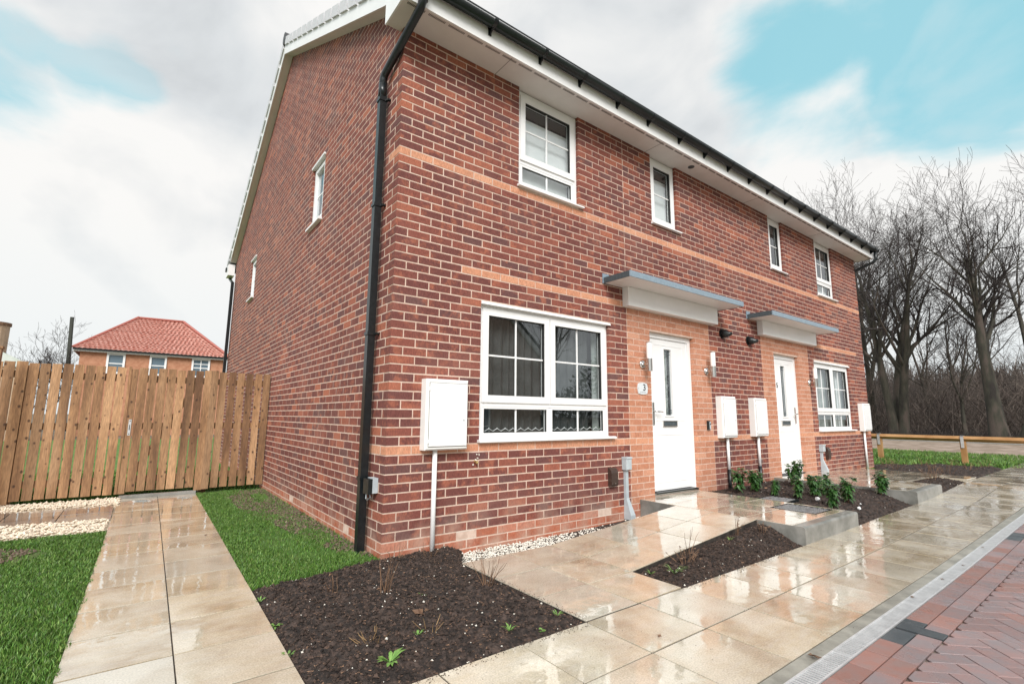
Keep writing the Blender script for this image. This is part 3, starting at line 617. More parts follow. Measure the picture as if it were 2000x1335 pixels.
m = MB(); m.tube([(LX+.11,GY,4.76),(LX+.11,GY,4.58),(LX+.10,-.35,4.52),(LX+.07,.12,4.36),(LX+.05,.16,4.30),(LX+.05,.16,0)], .035, 8); m.build('right_downpipe', BLACKP, house, True)
# canopies over the doors
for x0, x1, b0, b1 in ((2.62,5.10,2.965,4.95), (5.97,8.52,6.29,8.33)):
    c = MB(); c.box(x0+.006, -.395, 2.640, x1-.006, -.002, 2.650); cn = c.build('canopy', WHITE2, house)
    c = MB(); c.box(x0+.05, -.33, 2.6505, x1-.05, -.003, 2.72); c.build('canopy_top', LEADD, cn)
    c = B(x0, -.41, 2.636, x1, -.3955, 2.705); c.build('front_trim', LEADG, cn)
    for xx in (x0, x1-.012): c = B(xx, -.395, 2.6365, xx+.012, -.0025, 2.7045); c.build('side_trim', LEADD, cn)
    c = B(x0-.012, -.012, 2.636, x0+.10, -.0024, 2.755); c.build('flashing', LEADG, cn)
    c = MB(); c.bevbox(b0, -.095, 2.405, b1, -.0022, 2.639, .004); c.build('canopy_box', WHITE, cn)

# ================================================================== things fixed to the walls
def meter(x0, x1, z0, z1, px_, zb, black, label, dep=.10):
    t = thing('meter_box', label, 'meter box', ((x0+x1)/2, 0, z0), 'white meter boxes on the front wall')
    cx, cz = (x0+x1)/2, z0
    b = MB(); b.bevbox(x0-cx, -dep, 0, x1-cx, -.0018, z1-z0, .012); b.build('case', SHEEN, t)
    d = MB(); d.bevbox(x0-cx+.03, -dep-.008, .03, x1-cx-.012, -dep-.0005, z1-z0-.035, .004); dr = d.build('cover', WHITE, t)
    s = MB(); ring(s, x0-cx+.026, x1-cx-.008, .026, z1-z0-.031, .003, -dep-.0025, -dep+.002); s.build('cover_gap', DARKV, t)
    k = MB(); k.tube([(x1-cx-.05,-dep-.012,(z1-z0)*.42),(x1-cx-.05,-dep-.006,(z1-z0)*.42)], .008, 8); k.build('lock', GREYP, dr)
    h = MB()
    for zz in (.06, z1-z0-.1): h.box(x0-cx+.022, -dep-.011, zz, x0-cx+.030, -dep-.001, zz+.03)
    h.build('hinge', WHITE, t)
    p = MB(); r = .021
    p.tube([(px_-cx,-.035,.01),(px_-cx,-.035,zb-cz+(.31 if black else 0))], r, 10); p.build('pipe', WHITE, t, True)
    if black: p = MB(); p.tube([(px_-cx,-.036,zb-cz+.33),(px_-cx,-.037,zb-cz+.1),(px_-cx+.03,-.06,zb-cz)], r+.003, 10); p.build('pipe_foot', BLACKP, t, True)
meter(.30,.715,.785,1.385,.43,-.09,False,'white meter box left of the large ground-floor window, white pipe down to the soil')
meter(4.93,5.30,.79,1.375,5.13,.02,True,'white meter box just right of the first door, its pipe black at the foot')
meter(5.85,6.23,.795,1.375,6.02,.02,True,'white meter box just left of the second door, nearer the planted bed')
meter(10.38,10.77,.815,1.39,10.50,.05,False,'farthest white meter box, right of the far ground-floor window')
def lamp(x, label):
    t = thing('wall_lamp', label, 'wall lamp', (x,0,1.72), 'steel cylinder wall lamps')
    m = MB(); m.tube([(0,-.001,0),(0,-.014,0),(0,-.022,0)], [.052,.052,.035], 16); m.build('wall_plate', CHROME, t, True)
    m = MB(); m.tube([(0,-.02,0),(.0,-.085,0)], .016, 8); m.build('arm', CHROME, t)
    m = MB(); m.tube([(0,-.115,-.09),(0,-.115,.062)], .034, 16); m.build('steel_body', STEEL, t)
    m = MB(); m.tube([(0,-.115,.063),(0,-.115,.255)], .034, 16); m.build('diffuser', OPAL, t)
    m = MB(); m.tube([(0,-.115,.256),(0,-.115,.262)], .036, 16); m.build('cap', STEEL, t)
lamp(3.30, 'steel and white cylinder lamp left of the first door, above the number plate')
lamp(4.72, 'steel and white cylinder lamp right of the first door')
lamp(8.09, 'steel and white cylinder lamp between the second door and the far window')
def cowl(x, z, label):
    t = thing('vent_cowl', label, 'vent', (x,0,z), 'round black vent cowls')
    m = MB(); m.tube([(0,-.001,0),(0,-.015,0)], .075, 16); m.build('flange', BLACKP, t)
    m = MB(); m.tube([(0,-.014,0),(.004,-.06,-.006),(.012,-.11,-.016),(.02,-.15,-.01)], [.066,.060,.036,.020], 12); m.build('hood', BLACKP, t, True)
cowl(5.20,2.31,'black vent cowl right of the first canopy, the left one of the pair'); cowl(5.97,2.28,'black vent cowl beside the second canopy, the right one of the pair')
t = thing('house_number_plate', 'white shaped number plate reading 3 on orange brick left of the first door', 'house number', (3.29,0,1.42))
m = MB(); pl = []
for i in range(32):
    a = 2*PI*i/32; sx, sz = .105, .078; k = 1/max(abs(math.cos(a)), abs(math.sin(a)))**.55; pl.append((sx*math.cos(a)*k*.92, sz*math.sin(a)*k*.92))
m.prism(pl, -.010, -.0015, 'y'); m.build('plate', mat('enamel_white', (.66,.70,.72), None, rough=.2), t)
text('3', .115, (.028,-.0115,.01), RUBBER, t); m = MB()
for i in range(7): m.box(-.06+i*.018, -.0112, -.05, -.048+i*.018, -.010, -.044)
m.build('small_print', LEADD, t)
for s_ in (-1, 1): m = MB(); m.sphere((s_*.085,-.011,0), (.007,.004,.007)); m.build('screw', STEEL, t)
t = thing('doorbell', 'small black and grey push doorbell on orange brick right of the first door', 'doorbell', (4.70,0,.965))
m = MB(); m.bevbox(-.03,-.028,-.06,.03,-.0015,.065,.01); m.build('body', BLACKP, t); m = B(-.004,-.032,-.05,.026,-.0285,.05); m.build('face', GREYP, t); m = MB(); m.tube([(.012,-.037,.02),(.012,-.0325,.02)], .010, 10); m.build('button', BLACKP, t)
def gbox(x, z0, z1, zb, label):
    t = thing('cable_box', label, 'cable box', (x,0,zb), 'grey cable boxes beside the doors'); o = -zb
    m = MB(); m.bevbox(-.045,-.075,z0+o,.045,-.0016,z1+o,.006); m.build('box', GREYP, t)
    m = MB(); m.bevbox(-.048,-.083,z1+o-.018,.048,-.0014,z1+o+.004,.004); m.build('lid', GREYP, t)
    m = B(-.022,-.036,.13,.022,-.0017,z0+o-.0005); m.build('conduit', GREYP, t)
    m = MB(); m.add([(-.022,-.036,.20),(.022,-.036,.20),(.022,-.002,.20),(-.022,-.002,.20),(-.03,-.10,.02),(.05,-.10,.02),(.05,-.002,.02),(-.03,-.002,.02),(-.03,-.10,-.03),(.05,-.10,-.03),(.05,-.002,-.03),(-.03,-.002,-.03)],
        [(0,1,5,4),(1,2,6,5),(2,3,7,6),(3,0,4,7),(4,5,9,8),(5,6,10,9),(6,7,11,10),(7,4,8,11)]); m.build('foot', GREYP, t)
gbox(2.92,.475,.615,-.04,'grey cable box and conduit left of the first door'); gbox(8.33,.48,.60,.14,'grey cable box and conduit right of the second door')
def cowlbox(x, z0, z1, label):
    t = thing('cable_cover', label, 'cable cover', (x,0,z0), 'brown wall cable covers'); h = z1-z0
    m = MB(); m.prism([(0,0),(-.045,0),(-.055,.02),(-.055,h*.72),(-.045,h*.88),(-.02,h*.98),(0,h)], -.055, .055, 'x'); m.build('cover', BROWNP, t); m = MB(); m.tube([(.01,-.058,.03),(.01,-.054,.03)], .006, 8); m.build('screw', STEEL, t)
cowlbox(2.69,.31,.51,'dark brown cable cover under the large window, left of the grey cable box'); cowlbox(8.60,.33,.55,'dark brown cable cover under the far window')
t = thing('outdoor_socket', 'grey and black weatherproof socket on the gable behind the downpipe', 'socket', (0,.17,.50))
m = MB(); m.box(-.05,-.052,-.055,-.002,.052,.065); m.build('back_box', GREYP, t); m = MB(); m.box(-.085,-.055,-.060,-.0505,.055,.060); m.build('lid', BLACKP, t)
m = MB(); m.tube([(-.07,.02,-.06),(-.07,.02,-.10),(-.05,.05,-.12),(-.01,.07,-.10)], .005, 6); m.tube([(-.06,-.03,-.06),(-.05,-.02,-.09),(-.02,.01,-.10)], .004, 6); m.build('cable', GREYP, t)
t = thing('tap_stub', 'brass tap stub with plaster crumbs on the brick below the large window', 'pipe stub', (.86,0,.665))
m = MB(); m.tube([(0,0,0),(0,-.03,-.005)], .012, 8); m.sphere((.0,-.035,-.006), .016); m.build('stub', mat('brass', (.5,.36,.16), None, rough=.3, metal=.8), t)
m = MB()
for i in range(12): m.sphere((R(-.03,.05), -.006, R(-.03,.07)), R(.004,.009), 6, 4)
m.build('plaster', STONE, t)
print('house done', len(bricks))

# ================================================================== GROUND LEVELS
def sm(a, b, x): t = min(1, max(0, (x-a)/(b-a))); return t*t*(3-2*t)
def zfoot(x, y=0): return -.03 + .03*sm(3,6.4,x) + .08*sm(6.6,9.3,x) + .02*sm(10,14,x)
def zr1(x, y=0): return -.03+.148*min(1, max(0, (x-1.33)/(3.18-1.33)))
def zr2(x, y=0): return .145 if x < 7.7 else .145-.045*min(1, (x-7.7)/2.0)
def sheet(name, poly, z, m, label, cat, kind='structure'):
    b = MB(); b.add([(p[0],p[1],z(*p) if callable(z) else z) for p in poly], [tuple(range(len(poly)))]); o = b.build(name, m); return tag(o, label, cat, kind=kind)
sheet('ground', [(-600,-600),(600,-600),(600,600),(-600,600)], -.30, EARTH, 'bare brown ground far around the houses', 'ground')
sheet('woodland_floor', [(29,-90),(180,-90),(180,160),(29,160)], -.10, WOODFL, 'dark leaf-strewn floor under the bare trees', 'ground')
def field(name, x0, x1, y0, y1, nx, ny, zf, m, label, cat):
    xs = np.linspace(x0, x1, nx); ys = np.linspace(y0, y1, ny); b = MB()
    b.add([(x, y, zf(x, y)) for y in ys for x in xs], [(j*nx+i, j*nx+i+1, (j+1)*nx+i+1, (j+1)*nx+i) for j in range(ny-1) for i in range(nx-1)])
    return tag(b.build(name, m, smooth=True), label, cat, kind='structure')
field('rear_lawn', -14, 19, 4.66, 24, 34, 20, lambda x, y: -.055+.01*noise.noise((x,y,0)), FARGR, 'green back lawn seen through the gaps of the fence', 'lawn')
field('far_verge', 10.2, 18.2, -3.0, 4.6, 30, 24, lambda x, y: .05+.012*noise.noise((x*2,y*2,3)), FARGR, 'green grass verge beyond the beds, under the low rail', 'lawn')
sheet('earth_track', [(18.0,-30),(27,-30),(27,60),(12.5,60),(15.5,4)], .068, LITTER, 'pinkish leaf-strewn track between the grass and the wood', 'track')
sheet('grey_lane', [(27,-60),(29.5,-60),(29.5,90),(27,90)], .075, CONC, 'thin grey lane at the foot of the wood', 'lane')

# ---------------------------------------------------------------- paving
def paving(root, cells, m, zf, th=.05, tilt=.0009, name='slab', gap=.0040):
    for poly in cells:
        n = len(poly); cx = sum(p[0] for p in poly)/n; cy = sum(p[1] for p in poly)/n
        a, b = R(-tilt,tilt), R(-tilt,tilt); k = []
        for p in poly:
            dx, dy = p[0]-cx, p[1]-cy
            k.append((p[0]-math.copysign(gap,dx), p[1]-math.copysign(gap*(2.0 if root.name == 'side_path' else 1.3),dy)))
        q = MB(); q.slab(k, lambda x, y: zf(x,y)+a*(x-cx)*4+b*(y-cy)*4, th, R(-.0012,.0012), .0006); q.build(name, m, root)
def rect(x0, x1, y0, y1): return [(x0,y0),(x1,y0),(x1,y1),(x0,y1)]
fp = tag(B(-3.2,-2.664,-.2,3.0,-1.797,-.0355).build('footpath', JOINT), 'long wet buff slab footpath running along the front of the house', 'footpath', kind='structure')
b = MB(); n_ = 30
for i in range(n_):
    xa, xb = 3+i*.5, 3.5+i*.5
    if xb > 22: break
    b.add([(xa,-2.664,zfoot(xa)-.0055),(xb,-2.664,zfoot(xb)-.0055),(xb,-1.797,zfoot(xb)-.0055),(xa,-1.797,zfoot(xa)-.0055)], [(0,1,2,3)])
b.build('bedding', JOINT, fp)
cells = []; x = -.02-.456*7
while x < 17.5:
    for ya, yb in ((-2.23,-1.795),(-2.665,-2.23)): cells.append(rect(x, x+.456, ya, yb))
    x += .456
paving(fp, cells, SLAB, zfoot)
p1 = tag(B(.443,-1.793,-.2,1.332,-.488,-.0355).build('front_path', JOINT), 'wet buff slab path rising to the first white door, raised landing with concrete front', 'path', kind='structure')
cells = [rect(a, b_, c_, d_) for a, b_ in ((.44,.885),(.885,1.335)) for c_, d_ in ((-.93,-.485),(-1.375,-.93),(-1.79,-1.375))]
xs = [1.335+.4613*i for i in range(5)]
cells += [rect(a, b_, c_, d_) for a, b_ in zip(xs, xs[1:]) for c_, d_ in ((-.93,-.485),(-1.375,-.93))]
paving(p1, cells, SLAB, zr1)
b = MB(); b.add([(1.334,-1.373,-.2),(3.18,-1.373,-.2),(3.18,-.487,-.2),(1.334,-.487,-.2),(1.334,-1.373,-.0355),(3.18,-1.373,.1125),(3.18,-.487,.1125),(1.334,-.487,-.0355)], [(0,1,5,4),(2,3,7,6),(4,5,6,7),(1,2,6,5)]); b.build('ramp_base', JOINT, p1)
def landing(root, x0, x1, z, hole, zbot):
    hx = hole[0] if hole else (x0+.05,x0+.05,-1,-1); zt_ = z-.0055
    bedr = [(x0+.05,-1.6995,-.2,hx[0],-.004,zt_),(hx[1],-1.6995,-.2,x1-.05,-.004,zt_),(hx[0],-1.6995,-.2,hx[1],hx[2],zt_),(hx[0],hx[3],-.2,hx[1],-.004,zt_)] if hole else [(x0+.05,-1.6995,-.2,x1-.05,-.004,zt_)]
    b = MB(); r = .02; b.prism([(-1.80,zbot-.1),(-1.70,zbot-.1),(-1.70,z),(-1.785,z),(-1.797,z-.006),(-1.802,z-.018)], x0, x1, 'x'); b.build('riser', SLABL, root)
    b = MB(); b.box(x0, -1.6995, zbot-.1, x0+.05, -.004, z-.003); b.box(x1-.05, -1.6995, zbot-.1, x1, -.004, z-.003); b.build('side_wall', SLABL, root)
    b = MB()
    for w_ in bedr: b.box(*w_)
    b.build('bedding', JOINT, root)
    xs = [x0+.006, x0+.43, x0+.86, x1-.006]; ys = [-1.695,-1.25,-.82,-.38,-.006]; cl = [rect(a, c, d, e_) for a, c in zip(xs, xs[1:]) for d, e_ in zip(ys, ys[1:])]
    res = []
    for q in cl:
        qs = [q]
        for h in hole:
            nq = []
            for w in qs:
                x_0,x_1,y_0,y_1 = w[0][0],w[1][0],w[0][1],w[2][1]
                if x_1 <= h[0] or x_0 >= h[1] or y_1 <= h[2] or y_0 >= h[3]: nq.append(w); continue
                if x_0 < h[0]: nq.append(rect(x_0,h[0],y_0,y_1)); x_0 = h[0]
                if x_1 > h[1]: nq.append(rect(h[1],x_1,y_0,y_1)); x_1 = h[1]
                if y_0 < h[2]: nq.append(rect(x_0,x_1,y_0,h[2]))
                if y_1 > h[3]: nq.append(rect(x_0,x_1,h[3],y_1))
            qs = nq
        res += [w for w in qs if area(w) > .0015]
    paving(root, res, SLAB, lambda x, y: z, .04, .0006)
HOLES = [(3.93,4.36,-1.60,-1.14)]
landing(p1, 3.18, 4.43, .118, HOLES, -.04)
p2 = tag(B(7.72,-1.372,-.2,9.93,-.02,.09).build('neighbour_path', JOINT), 'wet slab landing and path at the second white door, concrete front edge', 'path', kind='structure')
landing(p2, 6.50, 7.68, .145, [], -.02)
xs = [7.69+.452*i for i in range(6)]; cells = [rect(a, b_, c_, d_) for a, b_ in zip(xs, xs[1:]) for c_, d_ in ((-.485,-.012),(-.93,-.485),(-1.375,-.93))]
cells += [rect(9.27,9.72,-1.79,-1.375), rect(9.72,9.95,-1.79,-1.375), rect(9.50+.45,10.1,-1.375,-.6)]
paving(p2, cells[:-1], SLAB, zr2)
# manhole covers
def manhole(x0, x1, y0, y1, z, label):
    t = thing('manhole_cover', label, 'manhole cover', ((x0+x1)/2,(y0+y1)/2,z), 'recessed ironwork covers'); w, h = (x1-x0)/2, (y1-y0)/2
    m = MB(); m.box(-w+.003,-h+.003,-.05,w-.003,h-.003,-.006); m.build('plate', BLACKP, t)
    g = MB(); n = 15; 
    for i in range(n):
        for j in range(n):
            if (i+j) % 2: g.box(-w+.02+(2*w-.04)*i/n, -h+.02+(2*h-.04)*j/n, -.007, -w+.02+(2*w-.04)*(i+.8)/n, -h+.02+(2*h-.04)*(j+.8)/n, .0)
    g.build('tread_studs', mat('worn_iron', (.22,.23,.24), (.42,.43,.44), 30, .35, metal=.3), t, kind='stuff')
    r = MB(); r.box(-w+.003,-h+.003,-.006,w-.003,-h+.014,.001); r.box(-w+.003,h-.014,-.006,w-.003,h-.003,.001); r.box(-w+.003,-h+.014,-.006,-w+.014,h-.014,.001); r.box(w-.014,-h+.014,-.006,w-.003,h-.014,.001); r.build('rim', BLACKP, t)
manhole(3.93,4.36,-1.60,-1.14,.118,'dark studded square cover set in the slabs before the first door'); manhole(4.445,4.80,-1.08,-.74,.112,'dark studded cover at the edge of the laurel bed, half beside the slabs')
# side path
def sk(x, y): return x+.0145*(y+1)
sp = tag((lambda m: (m.prism([(sk(-1.797,-1.79),-1.79),(sk(-.953,-1.79),-1.79),(sk(-.953,4.5),4.5),(sk(-1.797,4.5),4.5)], -.2, -.0355), m)[1])(MB()).build('side_path', JOINT), 'straight wet slab path running back to the timber gate', 'path', kind='structure')
cells = []; y = -1.795+.0
while y < 4.44:
    y1 = min(y+.436, 4.5)
    for xa, xb in ((-1.80,-1.385),(-1.385,-.95)): cells.append([(sk(xa,y),y),(sk(xb,y),y),(sk(xb,y1),y1),(sk(xa,y1),y1)])
    y += .436
paving(sp, cells, SLAB, lambda x, y: -.03, tilt=.0005, gap=.0030)
b = B(-1.72,4.505,-.1,-.87,4.575,.005); b.build('gate_threshold', SLABL, sp)
cp = tag(B(-4.2,3.34,-.2,-1.76,3.98,-.0405).build('cross_path', JOINT), 'grey slab path running left from the gate between two gravel strips', 'path', kind='structure')
cells = []
for i in range(5):
    xa, xb = -1.745-.45*(i+1), -1.745-.45*i
    for k_ in (0, 1):
        f0 = lambda x, k=k_: 3.04+k*.47-(x+1.74)*.13; f1 = lambda x, k=k_: 3.51+k*.5-(x+1.74)*.16
        cells.append([(xa,f0(xa)),(xb,f0(xb)),(xb,f1(xb)),(xa,f1(xa))])
paving(cp, cells, SLABG, lambda x, y: -.035)

# ---------------------------------------------------------------- kerb strip, drain and block paving
ks = tag(B(-3.2,-2.728,-.2,3.0,-2.667,-.034).build('concrete_strip', CONC), 'narrow concrete haunch between slab footpath and drain', 'kerb', kind='structure')
x = -3.1; b = MB()
while x < 17:
    b.slab([(x,-2.729),(x+.905,-2.729),(x+.905,-2.668),(x,-2.668)], lambda x_, y_: zfoot(x_), .08, R(0,.001)); x += .909
b.build('kerb_pieces', CONC, ks)
dr = thing('drainage_channel', 'pale slotted metal drain channel between slab footpath and block road', 'drain', (0,-2.775,-.03))
def grate(): 
    m = MB(); Lg = 1.058
    m.box(0,-.044,-.02,Lg,-.036,.001); m.box(0,.036,-.02,Lg,.044,.001)
    n = 50
    for i in range(n): m.box(.004+i*Lg/n, -.0362, -.016, .004+i*Lg/n+.0092, .0362, 0)
    m.box(0,-.036,-.016,.004,.036,.0012)
    m.box(Lg-.006,-.0361,-.016,Lg-.003,.0361,.0011)
    me = D.meshes.new('grate'); me.from_pydata(m.v, [], m.f); me.materials.append(MESHG); return me
gm = grate(); x = 1.162-1.064*4
while x < 16: 
    g = link('grate', gm, dr, loc=(x,0,zfoot(x)+.03+.001)); g.rotation_euler = (0,-(zfoot(x+1)-zfoot(x)),0); x += 1.064
m = MB(); m.box(-3.1,-.0455,-.16,17,.0455,-.13); m.box(-3.1,-.05,-.16,3,-.0455,-.004); m.box(-3.1,.0455,-.16,3,.0475,-.004); m.build('channel', mat('channel_dark', (.04,.04,.038), (.09,.09,.085), 6, .8), dr)
def zroad(x, y=0): return zfoot(x)-.001
road = field('road', -3.2, 20, -9.0, -2.82, 60, 4, lambda x, y: zfoot(x)-.012 if y > -6 else zfoot(x)-.005, SAND, 'block-paved road with herringbone of mauve and red blocks', 'road')
pav = []
def addp(poly, key):
    if area(poly) < .0005: return
    cx = sum(p[0] for p in poly)/len(poly); cy = sum(p[1] for p in poly)/len(poly); pav.append((pxsize((cx,cy,-.03), math.sqrt(area(poly))*max(.25,1/max(1,math.hypot(cx-CAM.x,cy-CAM.y)))), poly, key))
x = -2.477
xs = []
while x < 16: xs.append(x); x += .21
for i, x in enumerate(xs):
    for r_, (ya, yb) in enumerate(((-2.918,-2.823),(-3.022,-2.924))):
        off = .0 if r_ == 0 else .012
        a, b_ = x+off, x+.205+off; k = 'm' if random.random() < .6 else 'r'
        segs = [(a, b_)]
        for cxx in (1.795, 5.16, 8.9):     # charcoal markers: one block laid across both rows
            segs = [t_ for s0, s1 in segs for t_ in ((s0, min(s1, cxx-.054)), (max(s0, cxx+.054), s1)) if t_[1]-t_[0] > .02]
        for s0, s1 in segs:
            kk = 'k' if (r_ == 0 and any(abs((s0+s1)/2-c_) < .2 for c_ in (1.795,5.16,8.9))) else k
            addp([(s0,ya),(s1,ya),(s1,yb),(s0,yb)], kk)
for cxx in (1.795, 5.16, 8.9): addp([(cxx-.048,-3.022),(cxx+.048,-3.022),(cxx+.048,-2.823),(cxx-.048,-2.823)], 'k')
u = .1; c45 = math.sqrt(.5); g_ = .0019
for i in range(-60, 220):
    for j in range(-220, 60):
        q = (i-j) % 4
        if q == 0: rr = (i*u+g_, j*u+g_, (i+2)*u-g_, (j+1)*u-g_)
        elif q == 3: rr = (i*u+g_, j*u+g_, (i+1)*u-g_, (j+2)*u-g_)
        else: continue
        P_ = [(rr[0],rr[1]),(rr[2],rr[1]),(rr[2],rr[3]),(rr[0],rr[3])]
        P_ = [(.7+(a+b_)*c45, -3.05+(b_-a)*c45) for a, b_ in P_]
        cy = sum(p[1] for p in P_)/4; cx = sum(p[0] for p in P_)/4
        if cy > -2.93 or cy < -6.2 or cx < -1 or cx > 15: continue
        P_ = clip(P_, 0, 1, -3.028)
        if len(P_) < 3: continue
        t_ = random.random(); addp(P_, 'k' if t_ < .01 else 'r' if t_ < .22 else 'm')
pav.sort(key=lambda t_: -t_[0]); PM = {'r': PAVR, 'm': PAVM, 'k': PAVK}; rest = {k: MB() for k in PM}
for i, (s, P_, k) in enumerate(pav):
    ar = sum(P_[q][0]*P_[(q+1)%len(P_)][1]-P_[(q+1)%len(P_)][0]*P_[q][1] for q in range(len(P_)))
    if ar < 0: P_ = P_[::-1]
    if i < 300: q = MB(); q.slab(P_, zroad, .03, R(-.001,.001), .002); q.build('paver', PM[k], road)
    else: rest[k].slab(P_, zroad, .03, R(-.001,.001), .002)
for k in PM: rest[k].build('block_paving', PM[k], road, kind='stuff')
print('paving done', len(pav))

# ================================================================== SOIL, GRAVEL, GRASS
def inside(p, poly):
    c = False; n = len(poly)
    for i in range(n):
        a, b = poly[i], poly[(i+1)%n]
        if (a[1] > p[1]) != (b[1] > p[1]) and p[0] < (b[0]-a[0])*(p[1]-a[1])/(b[1]-a[1])+a[0]: c = not c
    return c
def edge_d(p, poly):
    d = 9
    for i in range(len(poly)):
        a, b = poly[i], poly[(i+1)%len(poly)]; ab = (b[0]-a[0], b[1]-a[1]); t = max(0, min(1, ((p[0]-a[0])*ab[0]+(p[1]-a[1])*ab[1])/(ab[0]**2+ab[1]**2)))
        d = min(d, math.hypot(p[0]-a[0]-t*ab[0], p[1]-a[1]-t*ab[1]))
    return d
def bed(poly, zf, step, label, rise=.02, rough=.014, nclod=3000, nchip=300, nstone=60, sub=0):
    x0, x1 = min(p[0] for p in poly), max(p[0] for p in poly); y0, y1 = min(p[1] for p in poly), max(p[1] for p in poly)
    def h(x, y):
        d = edge_d((x,y), poly); a = min(1, d/.09)
        return zf(x,y)-.012+rise*a+rough*a*(noise.noise((x*9,y*9,1))*1.2+noise.noise((x*28,y*28,5))*.8+.5*noise.noise((x*70,y*70,9)))
    nx, ny = int((x1-x0)/step)+1, int((y1-y0)/step)+1; idx = {}; vs = []; fs = []
    for j in range(ny):
        for i in range(nx):
            c = [(x0+(i+a)*step, y0+(j+b_)*step) for a, b_ in ((0,0),(1,0),(1,1),(0,1))]
            if not inside((c[0][0]+step/2, c[0][1]+step/2), poly): continue
            q = []
            for a, b_ in ((0,0),(1,0),(1,1),(0,1)):
                k = (i+a, j+b_)
                if k not in idx: idx[k] = len(vs); px_, py_ = x0+k[0]*step, y0+k[1]*step; vs.append((px_, py_, h(px_,py_)))
                q.append(idx[k])
            fs.append(q)
    m = MB(); m.add(vs, fs); o = tag(m.build('soil_bed', SOIL, smooth=True), label, 'flower bed', kind='structure')
    def rp():
        while True:
            p = (R(x0,x1), R(y0,y1))
            if inside(p, poly): return p
    def lumps(n, s0, s1, flat=1, lon=1):
        m = MB()
        for _ in range(n):
            p = rp(); s = R(s0,s1)*(1 if random.random() < .9 else 1.6); a = R(0,PI); ca, sa = math.cos(a), math.sin(a); v = []
            for q in ((1,0,0),(-.5,.87,0),(-.5,-.87,0),(0,0,.9),(0,0,-.6)):
                X, Y, Z = q[0]*s*lon*R(.7,1.3), q[1]*s*R(.6,1.3), q[2]*s*flat*R(.7,1.2); v.append((p[0]+X*ca-Y*sa, p[1]+X*sa+Y*ca, h(*p)+Z+s*flat*.3))
            m.add(v, [(0,1,3),(1,2,3),(2,0,3),(1,0,4),(2,1,4),(0,2,4)])
        return m
    lumps(nclod,.003,.011).build('soil_clods', SOILB, o, kind='stuff')
    lumps(nchip,.003,.0065,.4,1.9).build('bark_chips', CHIP, o, kind='stuff')
    if nstone: lumps(nstone,.004,.008,.8).build('small_stones', STONE, o, kind='stuff')
    return h
bed1 = [(-.945,-.175),(-.5,-.10),(0,-.012),(.0,.0),(.60,-.001),(.66,-.12),(.57,-.30),(.445,-.47),(.44,-1.79),(-.965,-1.79)]
h1 = bed(bed1, lambda x, y: -.035, .02, 'dark soil bed in front of the house corner with weeds and twigs', .03, .02, 9000, 2600, 200)
bed2 = [(1.335,-1.785),(3.175,-1.785),(3.175,-1.385),(1.335,-1.38)]
h2 = bed(bed2, lambda x, y: -.035+(zr1(x)+.012)*sm(-1.78,-1.45,y)*.93, .025, 'narrow dark soil bed between the front path and the footpath', .02, .018, 5000, 900, 80)
bed3 = [(4.435,-.0),(6.37,-.0),(6.495,-.01),(6.495,-1.785),(4.435,-1.785)]
h3 = bed(bed3, lambda x, y: -.022+.115*sm(-1.79,-1.30,y)+.02*sm(5.6,6.4,x)*sm(-1.79,-1.3,y), .035, 'soil bed planted with young laurels between the two landings', .01, .02, 3500, 500, 60)
bed4 = [(7.69,-1.785),(9.26,-1.785),(9.26,-1.385),(7.69,-1.38)]
h4 = bed(bed4, lambda x, y: .03+.09*sm(-1.79,-1.5,y)*(1-.6*sm(8,9.2,x))+.03*sm(7.7,9.0,x), .04, 'small dark soil bed beside the second landing', .02, .02, 1200, 80, 20)
bed5 = [(10.0,-.35),(10.9,-.03),(11.3,.3),(12.75,-.65),(13.05,-1.70),(10.0,-1.785),(9.97,-.6)]
h5 = bed(bed5, lambda x, y: .06, .05, 'wide soil bed with low brown shrubs beyond the house end', .03, .03, 1800, 200, 40)
def stones(name, label, poly, n, s0, s1, z, m, cat='gravel', stack=2):
    x0, x1 = min(p[0] for p in poly), max(p[0] for p in poly); y0, y1 = min(p[1] for p in poly), max(p[1] for p in poly); b = MB(); c = 0
    while c < n:
        p = (R(x0,x1), R(y0,y1))
        if not inside(p, poly): continue
        c += 1; s = R(s0,s1); a = R(0,PI); ca, sa = math.cos(a), math.sin(a); zz = z+R(0,s*stack)
        v = []
        for q in ((1,0,0),(.2,.9,0),(-.9,.5,0),(-.6,-.8,0),(.5,-.8,0),(0,0,.75),(0,0,-.75)):
            X, Y, Z = q[0]*s*R(.75,1.25), q[1]*s*R(.65,1.1), q[2]*s*R(.7,1.2); v.append((p[0]+X*ca-Y*sa, p[1]+X*sa+Y*ca, zz+Z))
        b.add(v, [(i,(i+1)%5,5) for i in range(5)]+[((i+1)%5,i,6) for i in range(5)])
    return tag(b.build(name, m), label, cat, kind='stuff')
stones('gravel', 'strip of white pebbles along the foot of the front wall', [(.60,-.01),(2.87,-.01),(2.87,-.12),(2.4,-.2),(1.7,-.33),(.9,-.47),(.5,-.49),(.58,-.3)], 3600, .006,.012, -.128, STONE, stack=3)
stones('gravel', 'white pebbles at the cable box between wall and landing', [(2.87,-.01),(3.16,-.01),(3.16,-.40),(2.87,-.2)], 180, .007,.013, -.09, STONE, stack=1)
b = MB(); b.add([(.5,-.49,-.14),(3.18,-.49,-.06),(3.18,-.0,-.08),(.5,.0,-.145)], [(0,1,2,3)]); tag(b.build('wall_foot_soil', SOIL), 'damp soil under the white pebbles at the wall foot', 'soil', kind='structure')
b = MB(); b.add([(2.2,-.484,-.005),(3.17,-.484,.075),(3.17,-.3,-.03),(2.2,-.3,-.07)], [(0,1,2,3)]); 
